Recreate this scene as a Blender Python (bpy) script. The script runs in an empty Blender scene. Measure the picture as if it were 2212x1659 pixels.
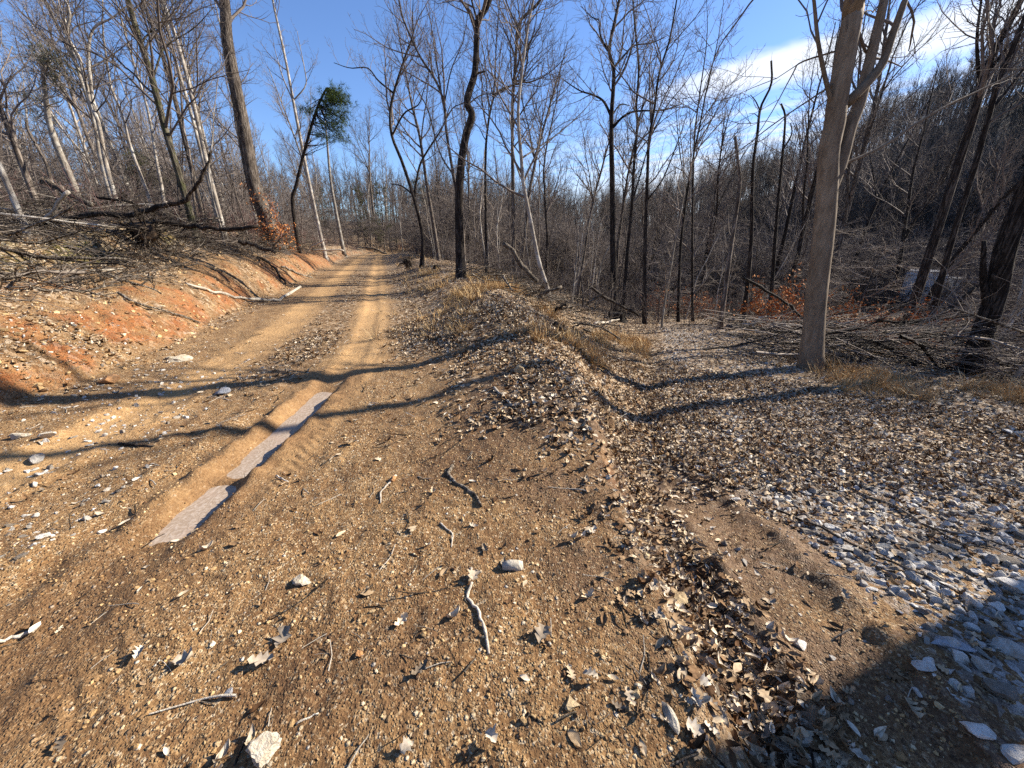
import bpy, math, random
import numpy as np
from mathutils import Vector

# ------------------------------------------------------------------ camera, sky, sun, exposure
S = bpy.context.scene
COL = S.collection
R = math.radians
CAM_Z = 1.6
PITCH = R(20.4)
cam_d = bpy.data.cameras.new('camera')
cam_d.sensor_width = 34.6; cam_d.lens = 13.0
cam_d.clip_start = 0.05; cam_d.clip_end = 2000
cam = bpy.data.objects.new('camera', cam_d); COL.objects.link(cam)
cam.location = (0, 0, CAM_Z); cam.rotation_euler = (math.pi/2 - PITCH, 0, 0)
S.camera = cam
SUN_AZ, SUN_EL = 70.0, 31.0
S.view_settings.view_transform = 'Standard'
S.view_settings.look = 'None'
S.view_settings.exposure = 1.36
S.view_settings.gamma = 1.0
S.cycles.use_denoising = False
S.cycles.max_bounces = 5; S.cycles.diffuse_bounces = 3; S.cycles.glossy_bounces = 2

world = bpy.data.worlds.new('World'); S.world = world; world.use_nodes = True

class NT:
    """small helper to wire nodes"""
    def __init__(s, tree): s.t = tree; s.n = tree.nodes; s.l = tree.links
    def add(s, typ, **kw):
        n = s.n.new(typ)
        for k, v in kw.items(): setattr(n, k, v)
        return n
    def put(s, sock, v):
        if isinstance(v, bpy.types.NodeSocket): s.l.new(v, sock)
        elif v is not None: sock.default_value = v
    def m(s, op, a, b=None, c=None, clamp=False):
        n = s.add('ShaderNodeMath', operation=op); n.use_clamp = clamp
        s.put(n.inputs[0], a)
        if b is not None: s.put(n.inputs[1], b)
        if c is not None: s.put(n.inputs[2], c)
        return n.outputs[0]
    def mapr(s, v, a, b, c=0.0, d=1.0, smooth=True):
        n = s.add('ShaderNodeMapRange'); n.interpolation_type = 'SMOOTHSTEP' if smooth else 'LINEAR'
        s.put(n.inputs[0], v); s.put(n.inputs[1], a); s.put(n.inputs[2], b); s.put(n.inputs[3], c); s.put(n.inputs[4], d)
        return n.outputs[0]
    def mix(s, f, a, b, blend='MIX'):
        n = s.add('ShaderNodeMix', data_type='RGBA', blend_type=blend)
        s.put(n.inputs[0], f)
        for i, v in ((6, a), (7, b)):
            if isinstance(v, (tuple, list)): v = tuple(v) + ((1.0,) if len(v) == 3 else ())
            s.put(n.inputs[i], v)
        return n.outputs[2]
    def noise(s, vec, scale, detail=3.0, rough=0.55, dist=0.0, out=0):
        n = s.add('ShaderNodeTexNoise'); s.put(n.inputs['Vector'], vec)
        n.inputs['Scale'].default_value = scale; n.inputs['Detail'].default_value = detail
        n.inputs['Roughness'].default_value = rough; n.inputs['Distortion'].default_value = dist
        return n.outputs[out]
    def voro(s, vec, scale, feature='F1', out='Distance', rnd=1.0):
        n = s.add('ShaderNodeTexVoronoi', feature=feature); s.put(n.inputs['Vector'], vec)
        n.inputs['Scale'].default_value = scale; n.inputs['Randomness'].default_value = rnd
        return n.outputs[out]
    def ramp(s, f, stops, interp='LINEAR'):
        n = s.add('ShaderNodeValToRGB'); n.color_ramp.interpolation = interp
        e = n.color_ramp.elements
        while len(e) < len(stops): e.new(0.5)
        for el, (p, c) in zip(e, stops): el.position = p; el.color = tuple(c) + (1.0,)
        s.put(n.inputs[0], f); return n.outputs[0]
    def mapping(s, vec, scale=(1, 1, 1), rot=(0, 0, 0)):
        n = s.add('ShaderNodeMapping'); s.put(n.inputs[0], vec)
        n.inputs['Scale'].default_value = scale; n.inputs['Rotation'].default_value = rot
        return n.outputs[0]

def build_world():
    t = NT(world.node_tree); t.n.clear()
    out = t.add('ShaderNodeOutputWorld'); bg = t.add('ShaderNodeBackground')
    sky = t.add('ShaderNodeTexSky', sky_type='NISHITA')
    sky.sun_disc = False
    sky.sun_elevation = R(SUN_EL); sky.sun_rotation = R(SUN_AZ)
    sky.altitude = 300; sky.air_density = 1.0; sky.dust_density = 0.25; sky.ozone_density = 2.6
    tc = t.add('ShaderNodeTexCoord')
    sep = t.add('ShaderNodeSeparateXYZ'); t.l.new(tc.outputs['Generated'], sep.inputs[0])
    x, y, z = sep.outputs
    zc = t.m('MAXIMUM', z, 0.03)
    px = t.m('DIVIDE', x, zc); py = t.m('DIVIDE', y, zc)
    cmb = t.add('ShaderNodeCombineXYZ'); t.put(cmb.inputs[0], px); t.put(cmb.inputs[1], py)
    # streaks run along (.74,-.68) on the cloud layer
    c = t.m('ADD', t.m('MULTIPLY', px, 0.68), t.m('MULTIPLY', py, 0.74))
    a = t.m('SUBTRACT', t.m('MULTIPLY', px, 0.74), t.m('MULTIPLY', py, 0.68))
    sv = t.add('ShaderNodeCombineXYZ'); t.put(sv.inputs[0], t.m('MULTIPLY', a, 0.13)); t.put(sv.inputs[1], c)
    w1 = t.noise(sv.outputs[0], 2.3, 6, 0.62, 0.35)
    w2 = t.noise(cmb.outputs[0], 0.9, 5, 0.6, 0.3)
    cw = t.m('ADD', c, t.m('MULTIPLY', t.m('SUBTRACT', w2, 0.5), 0.7))
    band = t.m('MULTIPLY', t.mapr(cw, 2.92, 3.15), t.mapr(cw, 3.9, 3.35))
    band = t.m('MULTIPLY', band, t.mapr(a, -2.0, -0.9))
    right = t.mapr(a, -0.5, 0.6)
    band = t.m('MAXIMUM', band, t.m('MULTIPLY', t.m('MULTIPLY', t.mapr(cw, 3.0, 3.4), right), t.mapr(w1, 0.4, 0.62, 0.12, 0.9)))
    streak = t.m('MULTIPLY', t.mapr(cw, 3.6, 4.6), t.mapr(w1, 0.38, 0.62))
    streak = t.m('MULTIPLY', streak, 0.85)
    low = t.m('MULTIPLY', t.mapr(cw, 4.2, 7.5), t.mapr(w1, 0.25, 0.55, 0.5, 1.0))
    dens = t.m('MAXIMUM', t.m('MAXIMUM', band, streak), low)
    az = t.m('DIVIDE', x, t.m('MAXIMUM', y, 0.05))
    dens = t.m('MULTIPLY', dens, t.mapr(az, -0.12, 0.42))
    dens = t.m('MULTIPLY', dens, 0.9, clamp=True)
    skyc = t.mix(1.0, sky.outputs[0], (0.86, 1.0, 1.27), 'MULTIPLY')
    colr = t.mix(dens, skyc, (6.6, 6.9, 7.4))
    t.l.new(colr, bg.inputs['Color']); bg.inputs['Strength'].default_value = 0.066
    t.l.new(bg.outputs[0], out.inputs[0])
build_world()

sun_d = bpy.data.lights.new('sun', 'SUN'); sun_d.energy = 5.0; sun_d.angle = R(0.53)
sun_d.color = (1.0, 0.93, 0.82)
sun = bpy.data.objects.new('sun', sun_d); COL.objects.link(sun)
sdir = Vector((math.sin(R(SUN_AZ))*math.cos(R(SUN_EL)), math.cos(R(SUN_AZ))*math.cos(R(SUN_EL)), math.sin(R(SUN_EL))))
sun.rotation_euler = (-sdir).to_track_quat('-Z', 'Y').to_euler()
sun.location = sdir*50

rng = np.random.default_rng(7)
rnd = random.Random(11)

# ------------------------------------------------------------------ noise and terrain
def _hash(ix, iy, seed):
    h = (ix.astype(np.int64)*374761393 + iy.astype(np.int64)*668265263 + seed*974634777) & 0xffffffff
    h = ((h ^ (h >> 13))*1274126177) & 0xffffffff
    h = ((h ^ (h >> 16))*2246822519) & 0xffffffff
    return ((h ^ (h >> 15)) & 0xffffff)/float(0xffffff)

def vnoise(x, y, seed=0):
    x = np.asarray(x, float); y = np.asarray(y, float)
    ix = np.floor(x); iy = np.floor(y); fx = x-ix; fy = y-iy
    fx = fx*fx*fx*(fx*(fx*6-15)+10); fy = fy*fy*fy*(fy*(fy*6-15)+10)
    a = _hash(ix, iy, seed); b = _hash(ix+1, iy, seed); c = _hash(ix, iy+1, seed); d = _hash(ix+1, iy+1, seed)
    return (a+(b-a)*fx)*(1-fy) + (c+(d-c)*fx)*fy          # 0..1

def fbm(x, y, sc, octv=4, seed=0, gain=0.5):
    v = 0; amp = 1; tot = 0
    for i in range(octv):
        v = v + amp*(vnoise(x*sc+17.3*i, y*sc-9.1*i, seed+i)-0.5)*2; tot += amp
        amp *= gain; sc *= 2.03
    return v/tot                                             # -1..1

def ss(a, b, x):
    t = np.clip((x-a)/(b-a), 0, 1); return t*t*(3-2*t)

def road_x(y):
    return -2.75 - 0.325*(np.sqrt((y-5.0)**2+4.0)+(y-5.0))/2 + 0.012*np.clip(y-42, 0, 60)**2
def crest_x(y):
    return road_x(y) + 3.4 + 0.4*ss(6, 14, y)
def toe_x(y):
    return np.maximum(1.1+0.35*(y-2.7), crest_x(y)+0.42)
def lower_z(y):
    y1 = np.clip(y-1, 0, 15); y2 = np.clip(y-16, 0, 16)
    return -0.1 - 0.1*y1 - 0.115*y2 - .13*ss(1.9, 2.6, y)*(1-ss(5, 9, y))

def H(x, y, fine=True):
    x = np.asarray(x, float); y = np.asarray(y, float)
    r = np.hypot(x, y)
    xr = road_x(y); d = (x-xr)*np.where(y > 5, 0.95, 1.0)
    wob = 0.35*fbm(x, y, 0.35, 3, 3)
    # left bank
    s = -d - 2.25 + wob
    kb = (1.0 - 0.45*ss(26, 55, y))*(1+.38*ss(8, 12, y)*(1-ss(20, 28, y))*(1-ss(2.5, 7, s)))
    bank = np.interp(s, [-0.4, 0, .25, .75, 1.1, 3.0, 5.0, 8.0, 40.0, 400], [0, .04, .30, .66, .78, 1.36, 1.8, 2.1, 3.9, 3.9])*kb
    lip = 0.22*ss(2.3, 2.8, s+0.5*fbm(x, y, 0.5, 2, 9))*(1-ss(2.8, 4.6, s))*ss(2, 5, y)
    # right side
    hb = 0.03+0.2*ss(1.5, 3.8, y)+0.18*ss(4, 7, y)+0.15*fbm(x, y, 0.5, 2, 21)*ss(5, 8, y)
    cx = crest_x(y) + 0.12*fbm(x, y, 0.9, 3, 31)*ss(1.5, 3, y); tx = toe_x(y) + 0.15*fbm(x, y, 0.8, 3, 32)
    berm = hb*ss(1.9, 1.0, (cx-x)/np.maximum(cx-xr-1.0, .5)*1.9)
    berm = hb*ss(0, 1, (x-(xr+1.5))/np.maximum(cx-(xr+1.5), 0.3))
    lz = lower_z(y)
    t = np.clip((x-cx)/(tx-cx), 0, 1)
    t = np.where(y < 4.2, ss(0.2, 0.75, t), ss(0, 1, t))
    zr = berm + (lz-hb)*t
    # side gully at the toe of the berm
    zr = zr - 0.07*np.exp(-((x-(tx+0.05))/0.22)**2)*(1-ss(8, 12, y))
    # drop to the valley past the right edge
    ex = 7.4+0.22*(y-6)+0.8*fbm(x, y, 0.25, 2, 41)
    floor_z = -3.6
    dr = np.clip((x-ex)/9.0, 0, 1)
    zr = zr + (floor_z-lz)*ss(0, 1, dr)*(x > 0)
    z = np.where(d < -1.6, bank+lip, zr)
    # far: road region sinks past the bend, valley, wooded hill
    az = np.degrees(np.arctan2(x, np.maximum(y, 1e-3)))
    hz = np.interp(az, [-70, -12, 2, 15, 34, 47, 60, 90], [8.0, 6.5, 3.0, 4.0, 15, 28, 34, 34])
    far = ss(55, 135, r)
    z = z*(1-far) + hz*far
    # ruts on the upper road
    rw = 0.06*fbm(x*0, y, 0.6, 2, 51)
    rutm = np.exp(-((d-.78-rw)/.27)**4)*ss(1.3, 1.7, y)*(1-ss(4.6, 5.2, y))
    z = z + rutm*(.035*np.exp(-((y-2.42)/.06)**2) + .022*fbm(x, y, 4.6, 4, 57, .6))
    for c0, dep, wid in ((0.78, .095, .155), (-0.82, .035, .22)):
        q = (d-c0-rw)
        fade = (.25+.75*ss(1.55, 1.95, y))*(1-.72*ss(3.9, 4.9, y))*(1-ss(20, 40, y))
        z = z - dep*fade*np.exp(-(q/wid)**4) + 0.028*fade*np.exp(-((np.abs(q)-wid*1.45)/0.07)**2)*1.5*vnoise(x*11, y*7, 77)**1.5*.9
    # tyre band down the right-hand track
    q = x-(1.45+0.05*(y-1))
    tm = np.exp(-(q/0.2)**4)*(1-ss(2.6, 3.4, y))
    z = z - 0.04*tm + 0.03*np.exp(-((np.abs(q)-.27)/.06)**2)*(1-ss(2.6, 3.4, y))*vnoise(x*8, y*8, 92) + 0.03*np.exp(-((d-.22)/.07)**2)*(1-ss(5, 7, y))*vnoise(x*6, y*3, 93) - 0.03*np.exp(-((d-.40)/.09)**2)*(1-ss(4, 6, y))*ss(.3, .6, vnoise(x*1.5, y*.7, 94))
    if fine:
        near = 1-ss(9, 30, r)
        z = z + 0.05*(1-.9*rutm)*fbm(x, y, 0.7, 3, 61) + 0.25*fbm(x, y, 0.11, 3, 62)*ss(12, 40, r)*ss(2.5, 5, np.abs(d))
        rough = 1-0.8*np.exp(-((np.abs(d)-0.8)/0.3)**2)*(y < 30)*ss(1.5, 2.3, y)
        z = z + near*rough*(0.022*fbm(x, y, 3.1, 3, 63) + 0.013*fbm(x, y, 11, 3, 64, 0.6))
        z = z + .03*np.clip(fbm(x, y, 6.5, 3, 71), 0, 1)*ss(-1.6, -1.2, d)*(1-ss(.3, .6, d))*(1-ss(3, 5, y))
        bk = ss(-0.1, .3, s)*(1-ss(3, 6, s))
        z = z + near*bk*(0.12*fbm(x, y, 2.3, 5, 65, .68) - .07*np.abs(fbm(x, y, 3.7, 4, 67)))
        cutr = np.clip(1-np.abs(t-.5)*2, 0, 1)*ss(1.9, 2.4, y)*(1-ss(5, 8, y)); z = z + near*cutr*.10*fbm(x, y, 4.5, 4, 68, .65)
        z = z + 0.008*tm*np.sin((y*1.0+np.abs(q)*0.8)*2*np.pi/0.085)*ss(-0.2, 0.3, fbm(x, y, 2, 2, 66))
        z = z + 0.011*0.5*np.exp(-((d-1.14)/0.12)**4)*np.sin((y+np.abs(d-1.14)*.8)*2*np.pi/0.09)*(1-ss(3, 6, y))*ss(.1, .4, vnoise(x*1.5, y*1.5, 5))
    return z

def masks(x, y):
    x = np.asarray(x, float); y = np.asarray(y, float)
    r = np.hypot(x, y); xr = road_x(y); d = (x-xr)*np.where(y > 5, .95, 1)
    n1 = fbm(x, y, 0.8, 4, 101); n2 = fbm(x, y, 2.2, 4, 102); n3 = fbm(x, y, 0.3, 3, 103)
    s = -d-2.25+0.35*fbm(x, y, 0.35, 3, 3)
    cx = crest_x(y); tx = toe_x(y)
    M = {}
    clay = ss(-.1, .15, s)*(1-ss(.5, 1.1, s+0.9*n1))*ss(-.3, .15, n2+.6*n1)
    clay = np.maximum(clay, ss(.1, .5, s)*(1-ss(2.0, 3.0, s+0.8*n2))*ss(0.2, .5, n1+.3*n2)*0.7)
    cutm = ss(.1, .4, (x-cx)/(tx-cx))*(1-ss(.7, 1.0, (x-cx)/(tx-cx)))*ss(1.9, 2.3, y)*(1-ss(3.6, 5, y))
    clay = np.maximum(clay, 0.5*cutm*ss(-.2, .3, n2))
    clay = np.maximum(clay, 0.55*ss(.15, .5, n1)*ss(1.2, 1.5, x)*(1-ss(1.75, 2.0, x))*(1-ss(2.2, 3, y)))
    clay = np.maximum(clay, 0.8*ss(-.2, .3, s)*(1-ss(1.5, 2.6, s))*ss(19, 22, y)*(1-ss(30, 36, y)))
    track = np.maximum(np.exp(-((np.abs(d)-0.82)/0.38)**4)*(d < 1.6), np.exp(-((d-1.14)/.14)**4)*(1-ss(4, 8, y)))
    centre = np.exp(-(d/0.42)**4)
    roadm = 1-ss(1.7, 2.5, np.abs(d)+0.5*n1)
    # leaf litter
    onberm = ss(cx-1.1, cx-.3, x+0.45*n1+.5*ss(4, 8, y)*0)*ss(2.1, 3.0, y+0.5*n1)*(1-ss(tx-.25, tx+.1, x)*0)
    onberm = onberm*ss(2.6, 3.2, y+(x-0.2)*0.25+0.5*n2)
    gully = np.exp(-((x-(tx+0.0+0.1*n1))/0.30)**2)*ss(0.5, .9, y)
    lower = ss(tx-.1, tx+.2, x)*ss(2.3, 3.0, y+0.5*n2+0.25*(x-1.4))
    bankl = np.maximum(ss(.9, 2.0, s+1.2*n1), .5*ss(-.1, .3, s)*ss(0, .3, -n2))
    cl = 0.55*centre*ss(3.5, 6, y)
    edge = 0.8*ss(1.6, 2.3, np.abs(d))*(1-ss(2.3, 3.2, np.abs(d)))*ss(-.3, .3, n2)*ss(2.5, 5, y)
    verge = .85*ss(1.05, 1.6, d+.35*n2)*ss(4.6, 6.2, y+.8*n1)*(x < tx)
    litter = np.clip(np.maximum.reduce([verge, onberm, gully, lower, bankl, cl, edge]), 0, 1)
    litter = np.maximum(litter, ss(22, 40, r)*(np.abs(d) > 1.9))
    M['clay'] = clay; M['track'] = track*roadm; M['road'] = roadm; M['track'] = M['track']*(.35+.65*ss(1.4, 2.4, y+.4*n2))*(.75+.25*ss(-.3, .3, n2))
    grav = ss(1.75, 2.1, x+0.25*n1)*(1-ss(2.5, 3.4, y-0.12*(x-2)+0.6*n2))
    g2 = ss(tx+.2, tx+.6, x)*(1-ss(5.5, 7.5, x-0.2*y+.8*n1))*(0.35+0.65*ss(.0, .4, fbm(x, y, 1.1, 3, 105)))*(1-ss(14, 19, y))
    far_lane = ss(7, 9.5, y); grav = np.maximum(grav*ss(-.75, -.1, n1+0.2), g2*(.42+.35*far_lane)); litter = litter*(1-.45*g2*far_lane)
    lg = ss(-3.5, -4.0, d-1.6)*0
    leftg = np.exp(-((d+0.0)/0.3)**4)*(1-ss(2.2, 3.2, y))*0.6                      # pale stones between the ruts, near left
    leftg = np.maximum(leftg, 0.7*ss(-2.0, -1.5, -np.abs(d+1.9))*(1-ss(4.5, 7, y)))
    tb_ = np.exp(-((x-1.5-.05*(y-1))/.32)**4)*(1-ss(2.5, 3.2, y)); grav = grav*(1-.85*tb_); litter = litter*(1-.8*tb_)
    M['gravel'] = np.clip(grav, 0, 1); M['leftgravel'] = np.clip(leftg*ss(-.5, .1, n2), 0, 1)
    M['litter'] = np.clip(litter*(1-0.75*M['gravel']*(y < 2.8))*(1-0.85*track*roadm)*(1-.7*clay), 0, 1)
    M['moss'] = ss(1.8, 2.4, s)*(1-ss(2.9, 3.6, s))*ss(-.1, .4, n1)*(y < 22)
    dark_soil = ss(-.02, .42, fbm(x, y, 0.8, 4, 106)+.25*fbm(x, y, 3.3, 3, 107))*(1-ss(3.5, 5, y))*(x > -2)*.9  # darker foreground soil in random patches
    for bx, by, br, bs in ((.13, 2.1, .3, .9), (.34, 1.5, .28, .9), (-.4, 1.12, .3, .8), (-.8, 1.0, .25, .8), (.5, 1.05, .3, .6), (-.1, 1.6, .25, .6), (-1.0, 3.4, .35, .7)):  # extra darker, slightly smoother soil patches at set spots
        dark_soil = np.maximum(dark_soil, bs*np.exp(-(((x-bx)/br)**2+((y-by)/br)**2)**1.5)*ss(-.6, .1, n2))
    dark_soil = np.maximum(dark_soil, np.exp(-((d-0.85)/0.42)**4)*(1-ss(4.2, 5.5, y))*0.85)  # damp soil along the puddle rut
    M['dark_soil'] = np.clip(dark_soil, 0, 1)*(1-ss(8, 14, y))
    M['s'] = s; M['d'] = d
    return M

F_PX = 13.0/34.6*2212
cp, sp = math.cos(PITCH), math.sin(PITCH)
def ray(px, py):
    """direction (X, Y, Z) through a point of the picture, in 2212 x 1659 units"""
    x = (px-1106)/F_PX; u = -(py-829.5)/F_PX
    return x, cp+u*sp, -sp+u*cp
def at(px, py, Y):
    X, F, Z = ray(px, py); k = Y/F
    return np.array([X*k, Y, CAM_Z+Z*k])
def hit(px, py, lift=0.0):
    X, F, Z = ray(px, py)
    t = np.geomspace(0.5, 150, 900)
    g = CAM_Z+Z*t - H(X*t, F*t)
    i = int(np.argmax(g < 0)) if (g < 0).any() else len(t)-1
    if i > 0:
        a, b = t[i-1], t[i]
        for _ in range(14):
            m = (a+b)/2
            if CAM_Z+Z*m-float(H(X*m, F*m)) < 0: b = m
            else: a = m
        k = b
    else: k = t[0]
    return np.array([X*k, F*k, float(H(X*k, F*k))+lift])
def mpp(p):
    """metres per picture unit at a world point"""
    depth = p[1]*cp - (p[2]-CAM_Z)*sp
    return depth/F_PX

# ------------------------------------------------------------------ object helpers
def link(name, data, mat=None, parent=None):
    o = bpy.data.objects.new(name, data); COL.objects.link(o)
    if mat is not None and data is not None and not data.materials: data.materials.append(mat)
    if parent is not None: o.parent = parent
    return o
def tag(o, label=None, cat=None, group=None, kind=None):
    if label: o['label'] = label
    if cat: o['category'] = cat
    if group: o['group'] = group
    if kind: o['kind'] = kind
    return o
def empty(name, loc, rz=0.0):
    o = bpy.data.objects.new(name, None); COL.objects.link(o)
    o.empty_display_size = 0.2; o.location = loc; o.rotation_euler = (0, 0, rz); return o
def mesh_np(name, verts, quads=None, tris=None, smooth=True, attrs=None):
    me = bpy.data.meshes.new(name)
    verts = np.asarray(verts, np.float32)
    me.vertices.add(len(verts)); me.vertices.foreach_set('co', verts.ravel())
    nq = 0 if quads is None else len(quads); nt = 0 if tris is None else len(tris)
    loops = []
    if nq: loops.append(np.asarray(quads, np.int32).ravel())
    if nt: loops.append(np.asarray(tris, np.int32).ravel())
    loops = np.concatenate(loops)
    me.loops.add(len(loops)); me.loops.foreach_set('vertex_index', loops)
    me.polygons.add(nq+nt)
    st = np.concatenate([np.arange(nq)*4, nq*4+np.arange(nt)*3]).astype(np.int32)
    me.polygons.foreach_set('loop_start', st)
    if smooth: me.polygons.foreach_set('use_smooth', np.ones(nq+nt, bool))
    me.update(calc_edges=True)
    if attrs:
        for k, v in attrs.items():
            a = me.attributes.new(k, 'FLOAT', 'POINT'); a.data.foreach_set('value', np.asarray(v, np.float32))
    return me

class Tubes:
    """collects tapered tubes and loose triangles into one mesh"""
    def __init__(s): s.v = []; s.q = []; s.t = []; s.n = 0
    def tube(s, pts, rad, sides=5, cap=False, bumpy=0.0):
        P = np.asarray(pts, float); rad = np.asarray(rad, float); n = len(P)
        T = np.empty_like(P); T[1:-1] = P[2:]-P[:-2]; T[0] = P[1]-P[0]; T[-1] = P[-1]-P[-2]
        T /= np.linalg.norm(T, axis=1)[:, None]+1e-9
        ref = np.array([0., 0, 1]) if abs(T[0][2]) < 0.8 else np.array([1., 0, 0])
        U = np.cross(T, ref); U /= np.linalg.norm(U, axis=1)[:, None]+1e-9
        W = np.cross(T, U)
        a = np.arange(sides)*2*np.pi/sides
        rr = rad[:, None]*np.ones((1, sides))
        if bumpy: rr = rr*(1+bumpy*rng.normal(size=rr.shape))
        ring = P[:, None, :] + rr[:, :, None]*(np.cos(a)[None, :, None]*U[:, None, :]+np.sin(a)[None, :, None]*W[:, None, :])
        s.v.append(ring.reshape(-1, 3))
        i = np.arange(n-1)[:, None]*sides; j = np.arange(sides)[None, :]; k = (j+1) % sides
        q = np.stack([i+j, i+k, i+sides+k, i+sides+j], -1).reshape(-1, 4)+s.n
        s.q.append(q)
        if cap:
            for base, flip in ((0, 1), ((n-1)*sides, 0)):
                s.v.append(P[(0 if base == 0 else -1)][None, :]); ci = s.n+n*sides+(0 if base == 0 else 1)
                b = s.n+base
                for jj in range(sides):
                    kk = (jj+1) % sides
                    s.t.append(np.array([[b+kk, b+jj, ci]] if flip else [[b+jj, b+kk, ci]]))
            s.n += 2
        s.n += n*sides
    def tris(s, V, T):
        s.v.append(np.asarray(V, float)); s.t.append(np.asarray(T)+s.n); s.n += len(V)
    def mesh(s, name, smooth=True):
        q = np.concatenate(s.q) if s.q else None; t = np.concatenate(s.t) if s.t else None
        return mesh_np(name, np.concatenate(s.v), q, t, smooth)
    def empty(s): return s.n == 0

# ------------------------------------------------------------------ materials
def new_mat(name):
    m = bpy.data.materials.new(name); m.use_nodes = True
    t = NT(m.node_tree); bsdf = t.n['Principled BSDF']
    return m, t, bsdf
def bumpit(t, bsdf, h, strength=0.6, dist=0.01):
    b = t.add('ShaderNodeBump'); b.inputs['Strength'].default_value = strength; b.inputs['Distance'].default_value = dist
    t.put(b.inputs['Height'], h); t.l.new(b.outputs[0], bsdf.inputs['Normal'])

def ground_material():
    m, t, b = new_mat('ground_soil')
    geo = t.add('ShaderNodeNewGeometry'); P = geo.outputs['Position']
    A = lambda n: (lambda q: (setattr(q, 'attribute_name', n), q.outputs['Fac'])[1])(t.add('ShaderNodeAttribute'))
    nz = t.noise(P, 3.2, 6, .65); nf = t.noise(P, 26, 5, .7); nff = t.noise(P, 90, 3, .7); nb = t.noise(P, 0.7, 4, .6)
    soil = t.ramp(nz, [(.3, (.085, .043, .018)), (.45, (.20, .108, .044)), (.6, (.335, .195, .08)), (.8, (.46, .29, .13))])
    soil = t.mix(t.mapr(nf, .35, .7), t.mix(.7, soil, (.12, .058, .022)), soil)
    # fine aggregate, two sizes
    vc = t.voro(P, 95, out='Color'); vd = t.voro(P, 95, out='Distance')
    sv = t.add('ShaderNodeSeparateColor'); t.l.new(vc, sv.inputs[0])
    grit = t.ramp(sv.outputs[0], [(0, (.13, .07, .032)), (.3, (.22, .125, .055)), (.6, (.34, .21, .095)), (.85, (.46, .32, .17)), (1, (.6, .48, .32))])
    gm = t.mapr(t.m('ADD', sv.outputs[1], t.m('MULTIPLY', nz, .9)), .72, .98)
    soil = t.mix(t.m('MULTIPLY', gm, .75), soil, grit)
    vc2 = t.voro(P, 38, out='Color'); vd2 = t.voro(P, 38, out='Distance')
    s2 = t.add('ShaderNodeSeparateColor'); t.l.new(vc2, s2.inputs[0])
    g2 = t.ramp(s2.outputs[0], [(0, (.10, .055, .03)), (.5, (.36, .23, .11)), (.85, (.55, .43, .27)), (1, (.6, .54, .45))])
    m2 = t.m('MULTIPLY', t.m('GREATER_THAN', s2.outputs[2], .74), t.mapr(vd2, .42, .3))
    col = t.mix(m2, soil, g2)
    # compacted wheel tracks: paler, finer
    tr = t.mix(t.mapr(nf, .3, .7), (.34, .19, .075), (.52, .325, .145))
    col = t.mix(t.m('MULTIPLY', A('track'), t.mapr(nb, .3, .6, .45, .9)), col, tr)
    clay = t.ramp(t.noise(P, 7, 5, .65), [(.3, (.10, .032, .010)), (.48, (.28, .085, .022)), (.72, (.40, .15, .042))])
    clay = t.mix(t.mapr(t.noise(P, 2.6, 4, .65), .42, .62, 0, .7), clay, (.27, .15, .058))
    col = t.mix(t.m('MULTIPLY', A('clay'), t.mapr(nf, .35, .6, .55, .95)), col, clay)
    lit = t.voro(P, 22, out='Color', rnd=1.0)
    ls = t.add('ShaderNodeSeparateColor'); t.l.new(t.voro(t.mapping(P, (1, 1, .3)), 19, out='Color'), ls.inputs[0])
    litc = t.ramp(ls.outputs[0], [(0, (.035, .018, .008)), (.35, (.11, .06, .028)), (.6, (.25, .155, .08)), (.82, (.42, .31, .19)), (1, (.58, .49, .37))])
    col = t.mix(t.m('MULTIPLY', A('litter'), .92), col, litc)
    mossc = t.mix(nf, (.05, .06, .012), (.15, .14, .035))
    col = t.mix(t.m('MULTIPLY', A('moss'), t.mapr(nf, .4, .6)), col, mossc)
    gv = t.add('ShaderNodeSeparateColor'); t.l.new(t.voro(P, 30, out='Color'), gv.inputs[0])
    gc = t.ramp(gv.outputs[0], [(0, (.10, .08, .06)), (.5, (.30, .28, .26)), (1, (.58, .57, .55))])
    col = t.mix(t.m('MULTIPLY', A('gravel'), t.m('MULTIPLY', t.m('GREATER_THAN', gv.outputs[1], .5), .8)), col, gc)
    dark_soil = t.m('MULTIPLY', A('dark_soil'), t.mapr(nz, .3, .6, .5, 1.))
    col = t.mix(t.m('MULTIPLY', dark_soil, .85), col, t.mix(1, col, (.36, .29, .24), 'MULTIPLY'))
    t.l.new(col, b.inputs['Base Color'])
    t.put(b.inputs['Roughness'], t.mapr(dark_soil, 0, 1, .95, .62)); b.inputs['Specular IOR Level'].default_value = .25
    h = t.m('ADD', t.m('MULTIPLY', nf, 1.1), t.m('MULTIPLY', nff, .35))
    h = t.m('ADD', h, t.m('MULTIPLY', t.m('MULTIPLY', t.m('MULTIPLY', t.mapr(vd, .55, .1), gm), t.mapr(A('track'), 0, 1, 1, .15)), .55))
    h = t.m('ADD', h, t.m('MULTIPLY', t.m('MULTIPLY', t.m('MULTIPLY', t.mapr(vd2, .5, .1), m2), t.mapr(A('track'), 0, 1, 1, .1)), .9))
    h = t.m('ADD', h, t.m('MULTIPLY', t.m('MULTIPLY', ls.outputs[1], A('litter')), .8))
    bumpit(t, b, h, 1.0, .02)
    return m

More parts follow.
